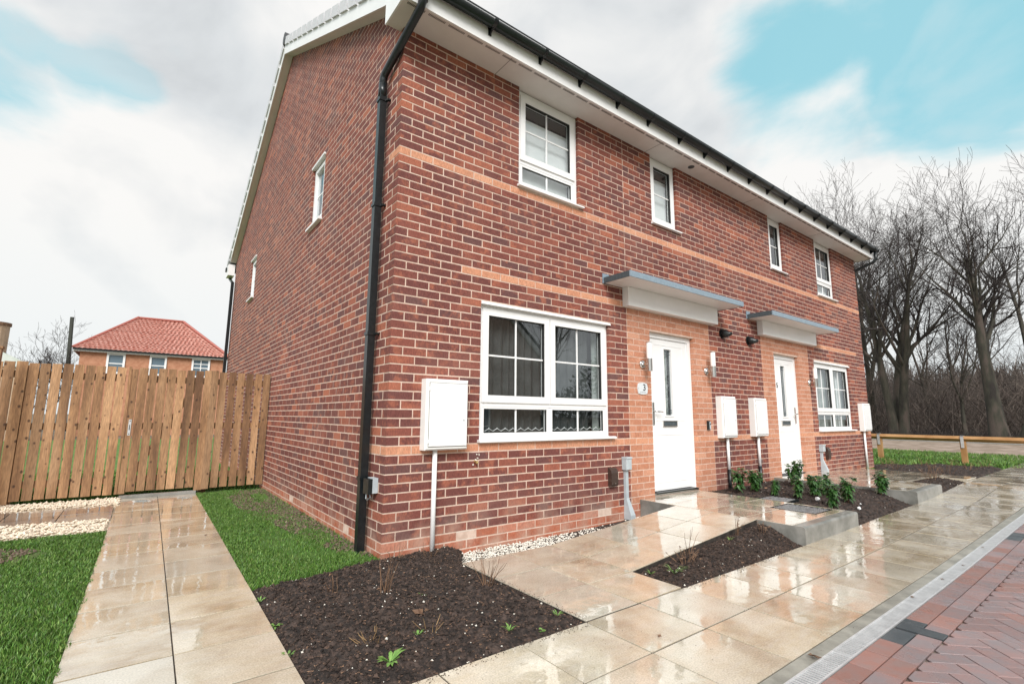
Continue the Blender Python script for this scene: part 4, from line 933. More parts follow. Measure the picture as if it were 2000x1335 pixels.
stones('gravel', 'cream gravel strip between the fence foot and the grey cross path', [(-4.2,4.58),(-1.70,4.58),(-1.70,4.06),(-4.2,4.44)], 5000, .010,.019, -.05, STONEY)
stones('gravel', 'cream gravel strip between the grey cross path and the left lawn', [(-4.2,3.32),(-1.76,3.02),(-1.77,2.35),(-2.2,2.42),(-4.2,2.5)], 6500, .010,.019, -.05, STONEY)
sheet('gravel_bed', [(-4.3,2.2),(-1.76,2.2),(-1.70,4.6),(-4.3,4.6)], -.058, STONEY, 'cream bedding under the gravel strips left of the side path', 'gravel')
sheet('left_lawn', [(-7,-6),(-1.86,-6),(-1.735,2.38),(-2.3,2.45),(-7,2.6)], -.045, LAWN, 'lush lawn left of the side path with one muddy patch', 'lawn')
sheet('side_lawn', [(-.955,-.17),(0,0),(0.01,4.58),(-.87,4.58)], -.045, LAWN, 'lawn strip between side path and gable, muddy beside the wall', 'lawn')
def grass(name, label, x0, x1, y0, y1, n, hmin, hmax, keep, zb=-.045, w=.0035):
    P = np.column_stack([rng.uniform(x0,x1,n), rng.uniform(y0,y1,n)]); mk = np.array([random.random() < keep(p[0],p[1]) for p in P]); P = P[mk]; n = len(P)
    h = rng.uniform(hmin,hmax,n)*(1-.35*rng.random(n)); a = rng.uniform(0,2*PI,n); lean = rng.uniform(.1,.75,n)*h; la = rng.uniform(0,2*PI,n)
    dx, dy = np.cos(a)*w*rng.uniform(.6,1.3,n), np.sin(a)*w; lx, ly = np.cos(la)*lean, np.sin(la)*lean
    V = np.zeros((n,5,3)); V[:,0] = np.column_stack([P[:,0]-dx,P[:,1]-dy,np.full(n,zb)]); V[:,1] = np.column_stack([P[:,0]+dx,P[:,1]+dy,np.full(n,zb)])
    V[:,2] = np.column_stack([P[:,0]-dx*.8+lx*.35,P[:,1]-dy*.8+ly*.35,zb+h*.6]); V[:,3] = np.column_stack([P[:,0]+dx*.8+lx*.35,P[:,1]+dy*.8+ly*.35,zb+h*.6]); V[:,4] = np.column_stack([P[:,0]+lx,P[:,1]+ly,zb+h])
    base = np.arange(n)*5; T = np.stack([np.column_stack([base,base+1,base+3]), np.column_stack([base,base+3,base+2]), np.column_stack([base+2,base+3,base+4])], 1).reshape(-1,3)
    me = D.meshes.new(name); me.vertices.add(n*5); me.vertices.foreach_set('co', V.reshape(-1)); me.loops.add(len(T)*3); me.loops.foreach_set('vertex_index', T.reshape(-1).astype(np.int32))
    me.polygons.add(len(T)); me.polygons.foreach_set('loop_start', np.arange(len(T))*3); me.update(); me.validate(); me.materials.append(GRASS)
    return tag(link(name, me), label, 'grass', kind='stuff')
def kl(x, y):
    if y > 2.36+.06*noise.noise((x*4,0,0)) or x > sk(-1.795,y)+.03*noise.noise((0,y*9,0)): return 0
    mud = noise.noise((x*2.6,y*2.6,4)); k = 1 if y < .8 else .75
    if ((x+2.55)/.42)**2+((y-1.75)/.34)**2 < 1+.8*mud: return .05
    return k
grass('grass', 'thick green grass blades of the left lawn', -3.7, -1.72, -1.9, 2.5, 210000, .018, .042, kl, w=.0026)
def ks_(x, y):
    lo = sk(-.95,y)+.012*noise.noise((0,y*12,2))
    if x < lo or y < -.175+.17*(x+.95)/.95+.01: return 0
    mud = noise.noise((x*3,y*1.6,7)); dw = -x
    if dw < .10: return .12
    if y > .35 and mud+.55*(1-dw/.5) > .02+.3*(1-sm(.4,1.6,y)): return .16
    return 1
grass('grass', 'green grass blades of the side lawn strip by the gable', -1.0, 0, -.2, 4.55, 110000, .016, .036, ks_, w=.0024)
grass('grass', 'grass blades showing green behind the fence', -4.5, .0, 4.8, 8.5, 30000, .05, .11, lambda x, y: 1, -.06, .006)
grass('grass', 'grass blades of the verge under the low timber rail', 11.0, 18, -2.6, 3.5, 26000, .05, .11, lambda x, y: 0 if inside((x,y), bed5) or y < -1.6 and x < 13 else 1, .05, .009)
# loose clods on the muddy patches
def mud(name, label, poly, n, z):
    x0, x1 = min(p[0] for p in poly), max(p[0] for p in poly); y0, y1 = min(p[1] for p in poly), max(p[1] for p in poly); b = MB(); c = 0
    while c < n:
        p = (R(x0,x1), R(y0,y1))
        if not inside(p, poly): continue
        c += 1; s = R(.006,.02); v = [(p[0]+s*math.cos(t)*R(.6,1.2), p[1]+s*math.sin(t)*R(.6,1.2), z+s*R(-.1,.3)) for t in (0,1.26,2.5,3.8,5.0)]+[(p[0],p[1],z+s*R(.5,1))]
        b.add(v, [(i,(i+1)%5,5) for i in range(5)])
    return tag(b.build(name, mat('mud_clod'+str(n), (.07,.045,.03), (.17,.12,.09), 6, .85, vary=.3)), label, 'mud', kind='stuff')
mud('mud_clods', 'crumbly brown soil on the side lawn along the gable foot', [(-.20,.3),(-.01,.05),(-.01,4.5),(-.60,4.4),(-.55,2.8),(-.36,1.4)], 3200, -.04)
mud('mud_clods', 'brown muddy patch in the left lawn', [(-2.95,1.75),(-2.7,1.45),(-2.35,1.5),(-2.15,1.85),(-2.4,2.1),(-2.8,2.05)], 700, -.04)

def grit(name, label, pts, spread, n, mt, s0=.0015, s1=.004):
    b = MB()
    for _ in range(n):
        i = random.randrange(len(pts)-1); t = random.random(); x = pts[i][0]+(pts[i+1][0]-pts[i][0])*t; y = pts[i][1]+(pts[i+1][1]-pts[i][1])*t
        d = abs(random.gauss(0, spread)); nx, ny = pts[i+1][1]-pts[i][1], -(pts[i+1][0]-pts[i][0]); q = math.hypot(nx,ny); x += nx/q*d; y += ny/q*d
        s = R(s0,s1); z = (zr1(x) if (y > -1.79 and x > 1.3) else zfoot(x))+.0005
        b.add([(x+s,y,z),(x-.5*s,y+.87*s,z),(x-.5*s,y-.87*s,z),(x,y,z+s*.8)], [(0,1,3),(1,2,3),(2,0,3)])
    return tag(b.build(name, mt), label, 'soil crumbs', kind='stuff')
grit('soil_crumbs', 'dark crumbs spilt from the front bed onto the slabs', [(.44,-.50),(.44,-1.79)][::-1], .02, 260, SOILB)
grit('soil_crumbs', 'dark crumbs spilt from the front bed onto the footpath edge', [(-.96,-1.80),(.44,-1.80)], .025, 320, SOILB)
grit('soil_crumbs', 'dark crumbs spilt from the narrow bed onto the footpath', [(3.17,-1.80),(1.34,-1.80)][::-1], .03, 420, SOILB)
grit('soil_crumbs', 'dark crumbs spilt from the laurel bed onto the footpath', [(4.45,-1.80),(6.48,-1.80)], .04, 420, SOILB)
grit('soil_crumbs', 'sparse grit scattered over the wet footpath slabs', [(-1,-1.9),(9,-1.9)], .35, 700, SOILB, .001, .0028)

# ================================================================== FENCE AND GATE
FY = 4.60
def board(root, x0, x1, z0, z1, y=FY, th=.018, name='board'):
    m = MB(); w = x1-x0; j = R(-.004,.004); t_ = R(-.004,.004)
    m.add([(x0,y,z0),(x1,y,z0),(x1,y+th,z0),(x0,y+th,z0),(x0+t_,y,z1+j),(x1+t_,y,z1+j+R(-.002,.002)),(x1+t_,y+th,z1+j),(x0+t_,y+th,z1+j)], [(0,3,2,1),(4,5,6,7),(0,1,5,4),(1,2,6,5),(2,3,7,6),(3,0,4,7)])
    return m.build(name, FENCE, root)
def rails(root, x0, x1, zs=(1.50,.86,.16), y=FY+.0185):
    for z in zs: m = B(x0, y, z, x1, y+.045, z+.085); m.build('rail', FENCE, root)
fl = thing('board_fence', 'vertical-board timber fence left of the gate, knots and dark gaps', 'fence', (0,0,0), 'timber fence panels')
x = -1.80
for i in range(9): board(fl, x-.093, x, .02+R(-.004,.004), 1.69+R(-.005,.005)); x -= .108
board(fl, x-.098, x+.004, -.015, 1.70); x -= .104
rails(fl, -4.4, -1.80)
for i in range(9): board(fl, x-.096, x, .0, 1.69+R(-.006,.006), FY-.004); x -= .108
for xx in (-2.80,-4.3): m = B(xx-.045, FY+.066, -.3, xx+.045, FY+.156, 1.66); m.build('post', FENCE, fl)
pf = thing('fence_post', 'stout timber post standing taller than the boards at the left end', 'post', (-3.02,4.3,-.05)); m = B(-.03,-.045,-.2,.06,.045,1.86); m.build('shaft', FENCE, pf); m = B(-.04,-.055,1.861,.07,.055,1.885); m.build('cap', FENCE, pf)
gt = thing('timber_gate', 'timber side gate of upright boards with a galvanised latch plate', 'gate', (0,0,0))
x = -1.66
for i, w in enumerate((.097,.091,.1,.095,.098,.093,.096)): board(gt, x, x+w, .045+R(-.003,.003), 1.69+R(-.005,.005), FY-.006); x += w+.0135
rails(gt, -1.66, -.92, (1.50,.86,.16), FY+.0125)
m = MB(); m.add([(-1.65,FY+.014,.25),(-1.58,FY+.014,.25),(-.94,FY+.014,1.5),(-1.01,FY+.014,1.5),(-1.65,FY+.05,.25),(-1.58,FY+.05,.25),(-.94,FY+.05,1.5),(-1.01,FY+.05,1.5)], [(0,1,2,3),(7,6,5,4),(0,4,5,1),(1,5,6,2),(2,6,7,3),(3,7,4,0)])
m.build('brace', FENCE, gt)
m = B(-1.775, FY-.012, .02, -1.745, FY+.07, 1.70); m.build('gate_post', FENCE, gt); m = B(-1.742, FY-.002, .02, -1.668, FY+.09, 1.67); m.build('closing_stile', FENCE, gt)
lp = MB(); lp.box(-1.712, FY-.008, .78, -1.682, FY-.0025, .99); lo = lp.build('latch_plate', MESHG, gt)
m = MB()
for zz in (.80,.97): m.tube([(-1.697,FY-.011,zz),(-1.697,FY-.007,zz)], .006, 8)
m.box(-1.701, FY-.0095, .85, -1.693, FY-.0078, .92); m.build('latch_keyhole', BLACKP, lo)
fr_ = thing('board_fence', 'short run of timber boards between the gate and the brick gable', 'fence', (0,0,0), 'timber fence panels')
x = -.895
board(fr_, x, x+.10, .0, 1.70); board(fr_, x+.085, x+.175, .01, 1.70, FY-.0185); x = -.70
for i in range(6): board(fr_, x, x+.094, .02+R(-.006,.006), 1.69+R(-.006,.004)); x += .1185
rails(fr_, -.90, -.005)
m = B(-.83, FY+.066, -.3, -.74, FY+.156, 1.64); m.build('post', FENCE, fr_)

# low timber rail at the edge of the wood
rf_ = thing('low_rail', 'low single-rail timber fence with metal straps on the grass verge', 'rail fence', (13.55,0,.1))
m = MB(); sq(m, [(0,-9,.53),(0,2.1,.53)], .045, 0); sq(m, [(0,2.14,.53),(0,12,.53)], .045, 0); m.build('rail', RAILW, rf_)
for y in (-10.6+1.6*i for i in range(15)):
    m = B(-.05, y-.05, -.15, .05, y+.05, .475); m.build('post', RAILW, rf_)
    m = MB(); m.box(-.072, y-.028, .33, -.0665, y+.028, .58); m.box(-.0664, y-.028, .594, .0664, y+.028, .600); m.box(.0665, y-.028, .33, .072, y+.028, .58); m.build('strap', MESHG, rf_)

# ================================================================== PLANTS
def laurel(x, y, z, h, label, seed):
    random.seed(seed); t = thing('laurel', label, 'shrub', (x,y,z), 'young laurels in the bed')
    st = MB(); lf = MB()
    for s in range(random.randint(4,6)):
        a = R(0,2*PI); tip = Vector((math.cos(a)*h*R(.1,.34), math.sin(a)*h*R(.1,.34), h*R(.75,1))); p = [Vector((0,0,-.02)), tip*.5+Vector((R(-.02,.02),R(-.02,.02),.02)), tip]
        st.tube(p, [.005,.004,.002], 5)
        for k in range(58):
            q = R(.22,1.05); b0 = p[0].lerp(p[1], min(1,q*2)) if q < .5 else p[1].lerp(p[2], (q-.5)*2)
            la = R(0,2*PI); ln = R(.055,.095)*(h/.35)**.4; d = Vector((math.cos(la),math.sin(la),R(.1,.7) if q > .9 else R(-.75,.25))).normalized(); sd_ = d.cross(Vector((0,0,1))).normalized()*ln*.25
            m1 = b0+d*ln*.5+Vector((0,0,.006)); e1 = b0+d*ln+Vector((0,0,-ln*.28))
            lf.add([tuple(b0), tuple(m1-sd_+Vector((0,0,-.004))), tuple(m1), tuple(m1+sd_+Vector((0,0,-.004))), tuple(e1)], [(0,1,2),(0,2,3),(1,4,2),(2,4,3)])
    st.build('stem', DEAD, t); lf.build('foliage', LEAF, t, kind='stuff')
LA = [(4.83,-.33,.36,'tallest laurel beside the black pipe foot, first of the row along the wall'),(5.10,-.42,.30,'laurel second from the black pipe foot, under the second meter box'),(5.02,-.68,.22,'low laurel in front of the one under the second meter box'),
      (6.05,-.50,.42,'tall thin-topped laurel in front of the second door'),(4.98,-.98,.28,'laurel just behind the black studded cover'),(5.36,-1.05,.28,'laurel behind the white paper scrap'),
      (5.62,-1.05,.31,'upright laurel in the middle of the row'),(4.78,-1.45,.33,'large laurel nearest the footpath, drooping over the soil'),(5.32,-1.42,.33,'laurel near the footpath, second from the right'),(6.70,-1.52,.0,'')]
for i, (x, y, h, lb) in enumerate(LA[:-1]): laurel(x, y, h3(x,y), h*.88, lb, 100+i)
laurel(6.33, -1.46, h3(6.33,-1.46), .31, 'rightmost laurel, alone against the edge of the second landing', 131)
random.seed(11)
def weed(x, y, z, n, ln, m, label, name='weed', cat='weed', wid=.006, flat=.7, group=None):
    b = MB()
    for i in range(n):
        a = R(0,2*PI); l_ = ln*R(.6,1.1); up_v = R(1-flat,1.2-flat*.5); d = Vector((math.cos(a),math.sin(a),up_v)).normalized(); s = Vector((-math.sin(a),math.cos(a),0))*wid
        p0 = Vector((0,0,0)); p1 = d*l_*.6; p2 = d*l_+Vector((0,0,-l_*.22))
        b.add([tuple(p0-s*.3), tuple(p0+s*.3), tuple(p1+s), tuple(p2), tuple(p1-s)], [(0,1,2,4),(4,2,3)])
    o = b.build(name, m); o.location = (x,y,z); return tag(o, label, cat, group)
for (x, y, n, ln, lb, w) in ((-.62,-1.62,14,.085,'bright leafy weed at the lower edge of the front bed',.009),(-.02,-1.70,16,.06,'grassy tuft near the foot of the front bed',.003),(.16,-1.74,8,.03,'little clover at the edge of the bed, near the slab corner',.009),
        (-.93,-.42,12,.05,'small weed beside the side path, farthest up the bed',.004),(-.93,-.85,12,.05,'small weed beside the side path, midway down the bed',.006),(-.95,-1.22,12,.05,'small weed beside the side path, low down the bed',.006),
        (-.40,-1.45,12,.045,'pale green seedling in the middle of the front bed',.004),(-.12,-.95,8,.05,'faint green shoot by the dead stems in the front bed',.004),(.33,-1.68,12,.05,'grass tuft at the right corner of the front bed',.003),
        (1.50,-1.62,22,.13,'long green grass tuft in the narrow bed',.003),(1.42,-1.48,10,.06,'short grass tuft at the left tip of the narrow bed',.003),(2.5,-1.47,8,.07,'thin green shoot at the back of the narrow bed',.003)):
    hh = h1 if x < 1 else h2; weed(x, y, hh(x,y), n, ln, LEAFS, lb, wid=w, flat=.75 if w > .005 else .35)
def twigs(x, y, z, n, h, spread, label, leafy=0, m=DEAD):
    b = MB(); t = thing('dead_stems', label, 'dead plant', (x,y,z))
    l_ = MB()
    for i in range(n):
        a = R(0,2*PI); r0 = R(0,spread*.3); p = Vector((r0*math.cos(a), r0*math.sin(a), -.01)); pts = [p]; d = Vector((math.cos(a)*R(.1,.8)*spread/h, math.sin(a)*R(.1,.8)*spread/h, 1)).normalized()
        for k in range(4): d = (d+Vector((R(-.25,.25),R(-.25,.25),R(-.1,.1)))).normalized(); p = p+d*h*R(.6,1.1)/4; pts.append(p)
        b.tube(pts, [.0028,.0024,.002,.0016,.001], 3)
        for k in range(leafy):
            q = pts[random.randint(2,4)]; s = R(.008,.018); b_ = R(0,6); l_.add([tuple(q), tuple(q+Vector((s,math.sin(b_)*s,s*.4))), tuple(q+Vector((s*1.6,0,-s*.4))), tuple(q+Vector((s*.7,-s*.8,-.2*s)))], [(0,1,2,3)])
    b.build('stem', m, t)
    if l_.n: l_.build('withered_leaves', DLEAF, t, kind='stuff')
twigs(-.30,-.80,h1(-.3,-.8),9,.24,.10,'brown dead stems standing in the middle of the front bed'); twigs(.28,-1.05,h1(.28,-1.05),12,.22,.16,'thin reddish dead stems by the slab edge of the front bed')
twigs(-.60,-1.35,h1(-.6,-1.35),16,.10,.18,'curled dry straw clump low in the front bed',0,mat('straw', (.30,.19,.09), None, vary=.2)); twigs(-.33,-1.42,h1(-.33,-1.42),7,.10,.16,'arched dry stalks beside the pale seedling',0,D.materials['straw'])
twigs(.05,-.12,h1(.05,-.12),10,.14,.25,'sparse twigs at the house corner'); twigs(.33,-.22,h1(.33,-.22),8,.12,.2,'sparse twigs at the foot of the meter pipe'); twigs(-.55,-.55,h1(-.55,-.55),6,.12,.15,'few thin dead twigs near the lawn edge')
twigs(1.78,-1.52,h2(1.78,-1.52),16,.15,.16,'rusty dead bush in the narrow bed',2); twigs(1.98,-1.42,h2(1.98,-1.42),4,.24,.14,'tall bare twigs leaning over the narrow bed'); twigs(2.65,-1.45,h2(2.65,-1.45),5,.22,.06,'upright stem with withered leaves in the narrow bed',6)
twigs(2.95,-1.55,h2(2.95,-1.55),8,.10,.14,'low withered plant near the landing riser',4); twigs(8.5,-1.5,h4(8.5,-1.5),14,.28,.25,'brown bush in the small bed by the second landing',3); twigs(9.0,-1.45,h4(9,-1.45),10,.24,.2,'twiggy plant at the right tip of the small bed',2)
FS = ((10.5,-.5,'brown bare shrub in the far bed, nearest the slabs'),(11.0,-.2,'brown bare shrub beside the far house corner'),(11.3,-.9,'brown bare shrub in the middle of the far bed'),(11.9,-.6,'brown bare shrub right of the middle of the far bed'),(11.6,-1.4,'brown bare shrub of the far bed standing close to the footpath'),(12.4,-1.0,'brown bare shrub in front of the second rail post'),(12.6,-1.5,'rightmost brown bare shrub, at the tip of the far bed'),(10.6,-1.3,'brown bare shrub of the far bed behind the small bed'),(12.0,-.1,'brown bare shrub at the grass edge of the far bed'))
for x, y, lb in FS: twigs(x, y, h5(x,y), 12, .22, .3, lb, 3)
def leaflet(x, y, z, s, label, m=DLEAF, name='fallen_leaf', cat='leaf', group=None):
    b = MB(); a = R(0,6); pts = [(s*math.cos(a+t)*q, s*math.sin(a+t)*q, R(.0,.5)*s) for t, q in ((0,1),(.8,.45),(1.5,.9),(2.3,.4),(3.1,.8),(3.9,.4),(4.7,.95),(5.5,.45))]
    b.add([(0,0,.12*s)]+pts, [(0,i+1,(i+1)%8+1) for i in range(8)]); o = b.build(name, m); o.location = (x,y,z); return tag(o, label, cat, group)
leaflet(.99,-2.72,-.022,.035,'crumpled brown leaf on the near end of the drain grating'); leaflet(-.27,-1.20,h1(-.27,-1.2)+.005,.05,'large dry brown leaf lying in the front bed'); leaflet(-.2,-1.17,h1(-.2,-1.17)+.005,.03,'smaller dry leaf beside the large one')
for (x, y, lb) in ((2.35,-2.75,'small dark leaf on the drain, beyond the second grating joint'),(3.5,-2.78,'dark leaf far along the drain'),(2.95,-2.77,'tiny leaf on the drain between two dark ones'),(4.3,-2.76,'leaf on the drain near the road bend of the view'),(.6,-2.15,'sliver of leaf on the slabs near the bottom edge'),(3.4,-2.0,'brown leaf scrap on the footpath before the riser'),(2.9,-2.3,'tiny leaf on a wet footpath slab'),(-1.02,1.6,'lone dark leaf on the side path')):
    leaflet(x, y, zfoot(x)+.003, .016, lb)
b = MB()
for i in range(40):
    x, y = R(4.5,6.2), R(-1.0,-.2); sz = R(.015,.032); a = R(0,6); z = h3(x,y)+.008
    b.add([(x,y,z+.004)]+[(x+sz*math.cos(a+t)*q, y+sz*math.sin(a+t)*q, z+R(0,.4)*sz) for t, q in ((0,1),(.8,.5),(1.5,.9),(2.6,.5),(3.4,.8),(4.7,.9))], [(0,k+1,(k+1)%6+1) for k in range(6)])
tag(b.build('leaf_litter', CHIP), 'scatter of dry tan leaves under the laurels by the wall', 'leaves', kind='stuff')
def scrap(x, y, z, s, lb):
    b = MB(); b.sphere((0,0,s*.6), (s,s*.8,s*.7), 7, 5); b.v = [(v[0]+R(-.2,.2)*s, v[1]+R(-.2,.2)*s, v[2]+R(-.2,.2)*s) for v in b.v]; o = b.build('paper_scrap', WHITE); o.location = (x,y,z); tag(o, lb, 'litter')
scrap(4.95,-1.22,h3(4.95,-1.22),.035,'crumpled white paper scrap under the laurels'); scrap(5.15,-1.58,h3(5.15,-1.58),.024,'small white scrap on the soil right of the laurels'); scrap(5.45,-1.5,h3(5.45,-1.5),.012,'tiny white crumb on the laurel bed')

# ================================================================== TREES
def grow(seed, H, r0, stems=1, lv=(8,6,5,4), low=.35, lean=(0,0), up_=.25):
    rnd = random.Random(seed); tk, cr_ = MB(), MB()
    def br(p, d, ln, r, lev):
        n = (7,5,4,3,2)[lev]; pts = [p]; rad = [r]; dd = d.copy()
        for i in range(n):
            w = (.07,.22,.28,.3,.3)[lev]; dd = (dd+Vector((rnd.uniform(-w,w),rnd.uniform(-w,w),rnd.uniform(-w,w)+up_*(.08,.28,.25,.2,.1)[lev]))).normalized(); p = p+dd*ln/n; pts.append(p); rad.append(max(r*(1-.8*(i+1)/n), .0065))
        if lev == 0: rad[0] = r*1.25; rad[-1] = max(rad[-1], r*.25)
        (tk if lev <= 1 else cr_).tube(pts, rad, (8,5,4,3,3)[lev], False)
        if lev >= 4: return
        for c in range(lv[lev]):
            t = rnd.uniform((low,.2,.15,.1)[lev], 1) if c else 1; k = min(int(t*n), n-1); q = pts[k].lerp(pts[k+1], t*n-k); ax = (pts[k+1]-pts[k]).normalized()
            a = rnd.uniform(0,2*PI); s = ax.cross(Vector((math.cos(a),math.sin(a),.3))).normalized(); an = rnd.uniform(.35,.85) if c else .15
            br(q, (ax*math.cos(an)+s*math.sin(an)).normalized(), ln*rnd.uniform(.42,.62)*(1.15-.45*t if lev == 0 else 1), max(rad[k]*rnd.uniform(.5,.7), .005), lev+1)
    for s in range(stems):
        a = 2*PI*s/stems+rnd.uniform(0,1); sp_ = .0 if stems == 1 else .16
        br(Vector((math.cos(a)*.25*(stems > 1), math.sin(a)*.25*(stems > 1), -.2)), Vector((math.cos(a)*sp_+lean[0], math.sin(a)*sp_+lean[1], 1)).normalized(), H*.62*rnd.uniform(.9,1.05), r0*rnd.uniform(.8,1), 0)
    return tk, cr_
def tree(x, y, seed, H, r0, label, z=.0, **k):
    t = thing('bare_tree', label, 'tree', (x,y,z)); a, b = grow(seed, H, r0, **k)
    a.build('trunk', BARK, t, True); b.build('crown', TWIG, t); return t
def at(u, D_):                       # ground point D_ metres from the camera in the direction of photo column u
    d = f+(u-1000)/951.25*r2-(826-667.5)/951.25*u2; d.z = 0; d.normalize(); return CAM.x+d.x*D_, CAM.y+d.y*D_
TR = [(1752,38,21,16.8,.31,'large bare tree with three rising stems just right of the house end',dict(stems=3,low=.4,lv=(8,6,5,4))),
      (1950,34,34,14.6,.38,'biggest bare tree with a thick trunk forking high near the right edge',dict(stems=1,low=.42,lv=(11,7,6,4))),
      (1985,33,45,13.0,.15,'dark leaning bare tree at the right edge of the view',dict(lean=(-.1,-.25),low=.5)),
      (1702,44,52,19.5,.26,'bare tree leaning out from behind the house end',dict(stems=2,lean=(-.05,.08))),
      (1690,50,67,20.5,.26,'bare tree whose crown shows above the right end of the gutter',dict(stems=2)),
      (1650,54,71,21,.25,'bare tree whose crown shows over the right third of the gutter',dict(stems=2)),
      (1595,56,83,22,.26,'leftmost bare crown above the gutter',dict(stems=2)),
      (1820,48,91,15.0,.16,'slender bare tree between the two large trees',dict()),
      (1885,40,98,10.0,.14,'crooked low bare tree left of the biggest trunk',dict(lean=(.25,.1))),
      (1810,58,103,16.0,.16,'bare tree behind the three-stemmed one',dict(lv=(6,5,4,3))),
      (1880,60,107,17,.18,'tall bare tree in the second row, mid gap',dict(lv=(6,5,4,3))),
      (2040,46,113,18.5,.25,'bare tree just past the right edge, branches reaching in',dict(lv=(6,5,4,4))),
      (1925,62,127,18,.18,'tall bare tree in the second row behind the biggest',dict(lv=(6,5,4,3))),
      (1730,62,131,17.0,.16,'thin bare tree far behind the house end',dict(lv=(6,5,4,3)))]
for u, D_, seed, H, r0, lb, k in TR: x, y = at(u, D_); tree(x, y, seed, H, r0, lb, **k)
# far wood: a mass of thin stems and twigs
b = MB(); protos = []
for s in range(5):
    a, c = grow(300+s, 11, .11, lv=(9,5,4,3), low=.12); v = np.array(a.v+c.v); fs = a.f+[tuple(i+a.n for i in q) for q in c.f]; protos.append((v, fs))
rn = random.Random(5); V = []; F_ = []; n0 = 0
for i in range(60):
    u = rn.uniform(1640, 2150); D_ = rn.uniform(46, 95); x, y = at(u, D_); v, fs = protos[i % 5]; a = rn.uniform(0,6.28); s = (rn.uniform(.5,.78) if i % 3 else rn.uniform(.3,.45))*D_/70
    w = np.column_stack([(v[:,0]*math.cos(a)-v[:,1]*math.sin(a))*s+x, (v[:,0]*math.sin(a)+v[:,1]*math.cos(a))*s+y, v[:,2]*s]); V.append(w); F_ += [tuple(q+n0 for q in t_) for t_ in fs]; n0 += len(w)
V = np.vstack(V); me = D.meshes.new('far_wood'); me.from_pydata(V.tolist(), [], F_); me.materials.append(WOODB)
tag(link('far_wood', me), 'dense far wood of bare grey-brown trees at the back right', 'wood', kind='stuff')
b = MB()
for i in range(4200):
    u = rn.uniform(1620, 2150); D_ = rn.uniform(40, 95); x, y = at(u, D_); h = rn.uniform(1.0, 8)*rn.random()+.9
    r = rn.uniform(.01,.028); p = [(x,y,-.1)]; dx, dy = rn.uniform(-.3,.3), rn.uniform(-.3,.3)
    for k in range(4):
        dx += rn.uniform(-.45,.45); dy += rn.uniform(-.45,.45); p.append((p[-1][0]+dx*h/4, p[-1][1]+dy*h/4, p[-1][2]+h/4*rn.uniform(.6,1.1)))
        if k in (1,2):
            for q_ in range(2):
                q = p[-1]; e_ = (q[0]+rn.uniform(-.5,.5)*h*.6, q[1]+rn.uniform(-.5,.5)*h*.6, q[2]+rn.uniform(-.05,.4)*h); b.tube([q, ((q[0]+e_[0])/2+rn.uniform(-.1,.1)*h, (q[1]+e_[1])/2, (q[2]+e_[2])/2+.08*h), e_], [r*.6,r*.5,r*.3], 3, False)
    b.tube(p, [r,r*.9,r*.7,r*.5,r*.3], 3, False)
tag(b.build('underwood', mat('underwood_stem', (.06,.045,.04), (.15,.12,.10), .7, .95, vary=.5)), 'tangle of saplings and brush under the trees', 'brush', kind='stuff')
b = MB()
for i in range(5200):       # far rising bank of scrub closing the view low down
    u = rn.uniform(1600, 2300); D_ = rn.uniform(96, 122); x, y = at(u, D_); h = rn.uniform(3,9.5); c = (x+rn.uniform(-.9,.9), y+rn.uniform(-.9,.9), h*.5)
    b.tube([(x,y,0),c,(x+rn.uniform(-1.5,1.5),y+rn.uniform(-1.5,1.5),h)], [.10,.10,.04], 3, False)
    if i % 2: b.tube([c,(c[0]+rn.uniform(-2,2),c[1]+rn.uniform(-2,2),c[2]+rn.uniform(0,2))], [.08,.03], 3, False)
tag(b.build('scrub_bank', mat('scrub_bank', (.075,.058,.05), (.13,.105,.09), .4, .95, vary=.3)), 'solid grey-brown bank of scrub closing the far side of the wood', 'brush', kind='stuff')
b = MB()
for i in range(900): 
    x, y = at(rn.uniform(1650,2080), rn.uniform(33,40)); h = rn.uniform(.15,.6); b.tube([(x,y,0),(x+rn.uniform(-.3,.3),y+rn.uniform(-.3,.3),h)], [.012,.004], 3, False)
tag(b.build('hedge_twigs', TWIG), 'low tangled hedge along the lane at the wood edge', 'brush', kind='stuff')
# left background trees
for (u, D_, seed, H, r0, lb, k) in ((55,40,201,5.0,.08,'small round bare tree nearest the left edge, over the fence',dict(lv=(11,6,5,3),low=.25)),(95,42,203,5.3,.08,'small bare tree between the pole and the left edge',dict(lv=(11,6,5,3),low=.25)),(128,46,207,8.0,.08,'taller thin bare tree beside the dark pole',dict(lv=(9,5,4,3),low=.5)),(20,60,209,6.0,.10,'distant bare tree at the far left',dict(lv=(10,6,5,3),low=.2))):
    x, y = at(u, D_); tree(x, y, seed, H, r0, lb, **k)
x, y = at(113, 45); b = MB(); b.tube([(x,y,-.1),(x+.1,y,4.0),(x-.05,y,7.6)], [.14,.13,.11], 7); tag(b.build('pollard_trunk', mat('dark_bark', (.04,.045,.035), None)), 'dark cut trunk standing like a pole left of the red roof', 'trunk')

